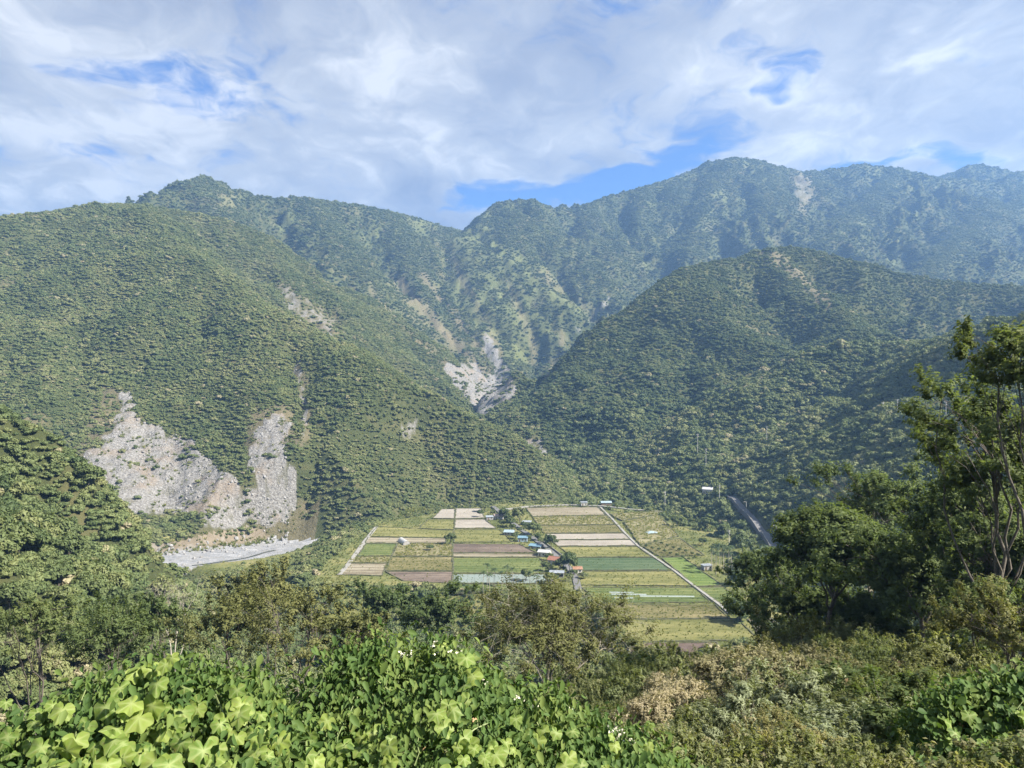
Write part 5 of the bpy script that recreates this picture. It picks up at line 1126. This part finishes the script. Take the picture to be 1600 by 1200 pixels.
def vine_mound(name, label, sil, u0, u1, d0, d1, nsmall, leaf_r, tint_, seed, small_aspect=.55, cat='vine', extra=None, flowers=0, dead=10):
    rg = np.random.default_rng(seed); e = empty(name, (0, 0, 0), label=label, category=cat)
    base = mound_point(sil, (u0 + u1) / 2, .9, d0, d1, rg); e.location = (base[0], base[1], zat(base[0], base[1])); off = np.array(e.location)
    P_, N_, S_, LV = [], [], [], []
    for layer, (frac, back) in enumerate(((.55, 0.0), (.28, .22), (.17, .5))):
        n_ = int(nsmall * frac); u_ = rg.uniform(u0, u1, n_); t_ = rg.random(n_) ** 1.15 - .02; p = mound_points(sil, u_, t_, d0, d1) + rg.normal(0, .075, (n_, 3)); p[:, 1] += back * rg.random(n_); p[:, 2] -= back * .35
        pat = fbm(p[:, 0] * 2.2 + 9, p[:, 1] * 2.2 + p[:, 2] * 2, 195, 3)
        P_.append(p); N_.append(np.array([0.15, -.62, .75]) + rg.normal(0, .50, (n_, 3))); S_.append(leaf_r * np.clip(np.exp(rg.normal(0, .32, n_)), .45, 2.0)); LV.append(np.clip(.5 - .18 * layer + rg.normal(0, .22, n_) + 1.1 * pat, 0, 1))  # inner layers darker: shade of the gaps put into the leaf colour
    n_ = int(nsmall * .25); p = mound_points(sil, rg.uniform(u0, u1, n_), np.full(n_, .02), d0, d1); k = rg.random(n_)                     # the far side of the mound
    p += np.stack([0 * k, k * 1.5, -k * k * 1.3], -1) + rg.normal(0, .08, (n_, 3)); P_.append(p); N_.append(np.array([0, .3, .8]) + rg.normal(0, .5, (n_, 3))); S_.append(leaf_r * rg.uniform(.6, 1.3, n_)); LV.append(rg.random(n_))
    P_, N_, S_, LV = [np.concatenate(q) for q in (P_, N_, S_, LV)]; n, _, _ = frame_from(N_, rg)
    dn = np.array([0, -.25, -1.0]) + rg.normal(0, .45, P_.shape); tt_ = dn - n * (dn * n).sum(1, keepdims=True); tt_ /= np.linalg.norm(tt_, axis=1, keepdims=True); bb = np.cross(n, tt_); s = S_[:, None]; a_ = small_aspect
    ring = [P_ - tt_ * s, P_ - tt_ * s * .45 + bb * s * a_ * .85 + n * s * .18, P_ + tt_ * s * .25 + bb * s * a_ * .75 + n * s * .16, P_ + tt_ * s * 1.0 - n * s * .25, P_ + tt_ * s * .25 - bb * s * a_ * .75 + n * s * .16, P_ - tt_ * s * .45 - bb * s * a_ * .85 + n * s * .18]
    V = np.stack(ring, 1).reshape(-1, 3) - off; k = np.arange(len(P_))[:, None] * 6; Fq = np.concatenate([k + [0, 1, 2, 3], k + [0, 3, 4, 5]])
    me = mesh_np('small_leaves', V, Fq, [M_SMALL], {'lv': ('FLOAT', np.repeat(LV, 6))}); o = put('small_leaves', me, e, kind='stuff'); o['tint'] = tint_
    # twining stems
    st = MB()
    for _ in range(34):
        u = rg.uniform(u0, u1); du = rg.uniform(-90, 90); ts = np.linspace(rg.uniform(0, .2), rg.uniform(.4, 1), 8); pth = np.array([mound_point(sil, u + du * (t_ - ts[0]), t_, d0, d1, rg) + rg.normal(0, .035, 3) - off for t_ in ts]); st.tube(pth, rg.uniform(.003, .007), 4)
    st.build('stem', M_STEM, e)
    for _ in range(dead):
        p = mound_point(sil, rg.uniform(u0, u1), rg.random() * .9, d0, d1, rg) + [0, -.08, .03]; o = put('withered_leaf', DEADLEAF, e); o.matrix_basis = Matrix.Translation(Vector(p - off)) @ look_basis((rg.normal(), -1, rg.normal()), (rg.normal() * .5, 0, -1)).to_4x4() @ Matrix.Scale(leaf_r * rg.uniform(1.0, 1.8), 4)
    for _ in range(flowers):
        p = mound_point(sil, rg.uniform(u0 + .25 * (u1 - u0), u0 + .8 * (u1 - u0)), rg.random() ** 2 * .05, d0, d1, rg) + [0, -.05, .06]; fm_ = MB()
        for k in range(16):
            c_ = rg.normal(0, .022, 3); c_[2] = abs(c_[2]); q = rg.normal(size=3); q /= np.linalg.norm(q); w_ = np.cross(q, rg.normal(size=3)); w_ /= np.linalg.norm(w_); fm_.poly([c_ - q * .010, c_ + w_ * .008, c_ + q * .010, c_ - w_ * .008])
        o = fm_.build('flower_head', M_FLOWER, e); o.location = p - off
    return e, off, rg
DEADLEAF = BIG[0].copy(); DEADLEAF.materials.clear(); DEADLEAF.materials.append(M_DEAD)
SIL_L = [(-160, 1160), (0, 1122), (60, 1088), (130, 1056), (180, 1042), (240, 1026), (285, 1040), (330, 1050), (395, 1048), (430, 1075), (470, 1105), (520, 1150), (560, 1190)]
SIL_C = [(420, 1170), (470, 1110), (495, 1050), (512, 1012), (560, 1003), (620, 990), (680, 988), (715, 1000), (745, 1018), (775, 1060), (830, 1068), (880, 1086), (930, 1112), (980, 1142), (1030, 1165), (1090, 1200), (1150, 1240)]
SIL_R = [(1420, 1190), (1450, 1110), (1480, 1075), (1520, 1050), (1560, 1040), (1620, 1030), (1720, 1020)]
def big_leaves(e, off, rg, sil, d0, d1, spots, size=(.155, .21), tint0=.55):
    for (u, v, sz, ti) in spots:
        vs = interp_sil(sil, u); t_ = (v - vs) / (1290 - vs); p = mound_point(sil, u, t_, d0, d1, rg) + np.array([.02, -.13 - .05 * rg.random(), .10 + .04 * rg.random()])
        s = sz if sz > 0 else rg.uniform(*size); o = put('leaf', BIG[rg.integers(10)], e); nr = np.array([.1, -.75, .62]) + rg.normal(0, .28, 3)
        o.matrix_basis = Matrix.Translation(Vector(p - off)) @ look_basis(nr, (rg.normal() * .45, -.3, -1)).to_4x4() @ Matrix.Scale(s, 4); o['tint'] = float(np.clip(ti + rg.normal(0, .22), 0, 1))
eL = vine_mound('vine_mound', 'left mound of vines with large bright lobed leaves', SIL_L, -150, 560, 5.2, 4.0, 13000, .029, .42, 1201, dead=8)
eC = vine_mound('vine_mound', 'centre mound of small leaved vines topped with white flowers', SIL_C, 430, 1150, 5.6, 4.1, 18000, .028, .55, 1202, flowers=14, dead=16)
eR = vine_mound('vine_mound', 'yellowing vine mound at the bottom right corner', SIL_R, 1425, 1720, 9.5, 7.5, 9000, .042, .45, 1203, small_aspect=.8, dead=14)
rg = np.random.default_rng(77)
spL = [(68,1085,.12,.7),(85,1095,.12,.7),(105,1090,.1,.6),(250,1028,.13,.75),(225,1032,.12,.65),(275,1030,.12,.85),(285,1022,.10,.9),(200,1062,.13,.4),(265,1060,.14,.5),(300,1062,.13,.3),(230,1085,.16,.7),(262,1085,.17,.6),(240,1105,.18,.75),(255,1135,.18,.6),(240,1150,.17,.55),(290,1118,.14,.5),(300,1140,.14,.6),(360,1110,.15,.8),(355,1135,.18,.8),(390,1090,.14,.9),(415,1130,.15,.95),(420,1110,.15,.95),(415,1150,.13,.8),(345,1180,.16,.7),(395,1185,.16,.8),(265,1175,.20,.6),(180,1165,.16,.5),(140,1160,.16,.45),(205,1180,.16,.3),(75,1165,.16,.6),(60,1190,.16,.45),(110,1130,.1,.7),(10,1170,.13,.9),(325,1200,.14,.3),(460,1190,.15,.7),(480,1160,.12,.6),(160,1200,.18,.4),(285,1200,.18,.5),(30,1130,.12,.6),(120,1190,.15,.35),(380,1070,.13,.75),(325,1090,.12,.4),(440,1205,.14,.6),(20,1200,.14,.5)]
spC = [(735,1020,.14,.8),(725,1010,.14,.7),(740,1035,.15,.75),(728,1050,.13,.6),(733,1065,.14,.75),(705,1085,.14,.6),(700,1080,.12,.7),(680,1095,.14,.5),(585,1120,.15,.6),(610,1150,.14,.5),(565,1150,.14,.4),(540,1140,.12,.5),(520,1105,.12,.75),(690,1115,.14,.6),(720,1125,.15,.7),(730,1140,.14,.6),(775,1155,.15,.75),(765,1160,.14,.7),(620,1180,.16,.6),(645,1190,.17,.55),(660,1195,.15,.6),(705,1185,.16,.65),(745,1190,.14,.6),(835,1140,.13,.8),(840,1125,.1,.8),(870,1165,.13,.7),(880,1160,.13,.75),(900,1190,.14,.6),(490,1185,.16,.5),(500,1170,.15,.55),(690,988,.09,.7),(800,1110,.09,.6),(950,1150,.09,.8),(985,1170,.09,.7),(930,1180,.12,.65),(570,1200,.15,.4)]
spR = [(1460+ i*13 % 150, 1090 + (i*37) % 110, 0, (.3, .45, .95, .4)[i % 4]) for i in range(34)]
big_leaves(*eL, SIL_L, 5.2, 4.0, spL + [(rg.uniform(0, 500), rg.uniform(1085, 1240), rg.uniform(.08, .13), rg.uniform(.25, .6)) for _ in range(40)] + [(rg.uniform(40, 460), rg.uniform(1080, 1240), rg.uniform(.14, .20), rg.uniform(.35, .8)) for _ in range(46)])
big_leaves(*eC, SIL_C, 5.6, 4.1, spC + [(rg.uniform(470, 1050), rg.uniform(1120, 1230), rg.uniform(.07, .11), rg.uniform(.35, .75)) for _ in range(60)])
big_leaves(*eR, SIL_R, 9.5, 7.5, spR, size=(.16, .24))

# ------------------------------------------------------------------ haze in the valley air
def haze(density):
    import bmesh
    bm = bmesh.new(); bmesh.ops.create_cube(bm, size=1)
    for v in bm.verts: v.co = (v.co.x * 11400, v.co.y * 11400, -120 if v.co.z < 0 else 1420)
    me = bpy.data.meshes.new('haze'); bm.to_mesh(me); bm.free()
    m = bpy.data.materials.new('haze'); m.use_nodes = True; t = NT(m.node_tree); t.n.remove(t.n['Principled BSDF'])
    pv = t.node('ShaderNodeVolumePrincipled'); pv.inputs['Color'].default_value = (.27, .52, 1.0, 1); pv.inputs['Density'].default_value = density; pv.inputs['Anisotropy'].default_value = .2
    t.l.new(pv.outputs[0], t.n['Material Output'].inputs['Volume']); me.materials.append(m)
    put('haze', me, kind='stuff')
haze(.00013)
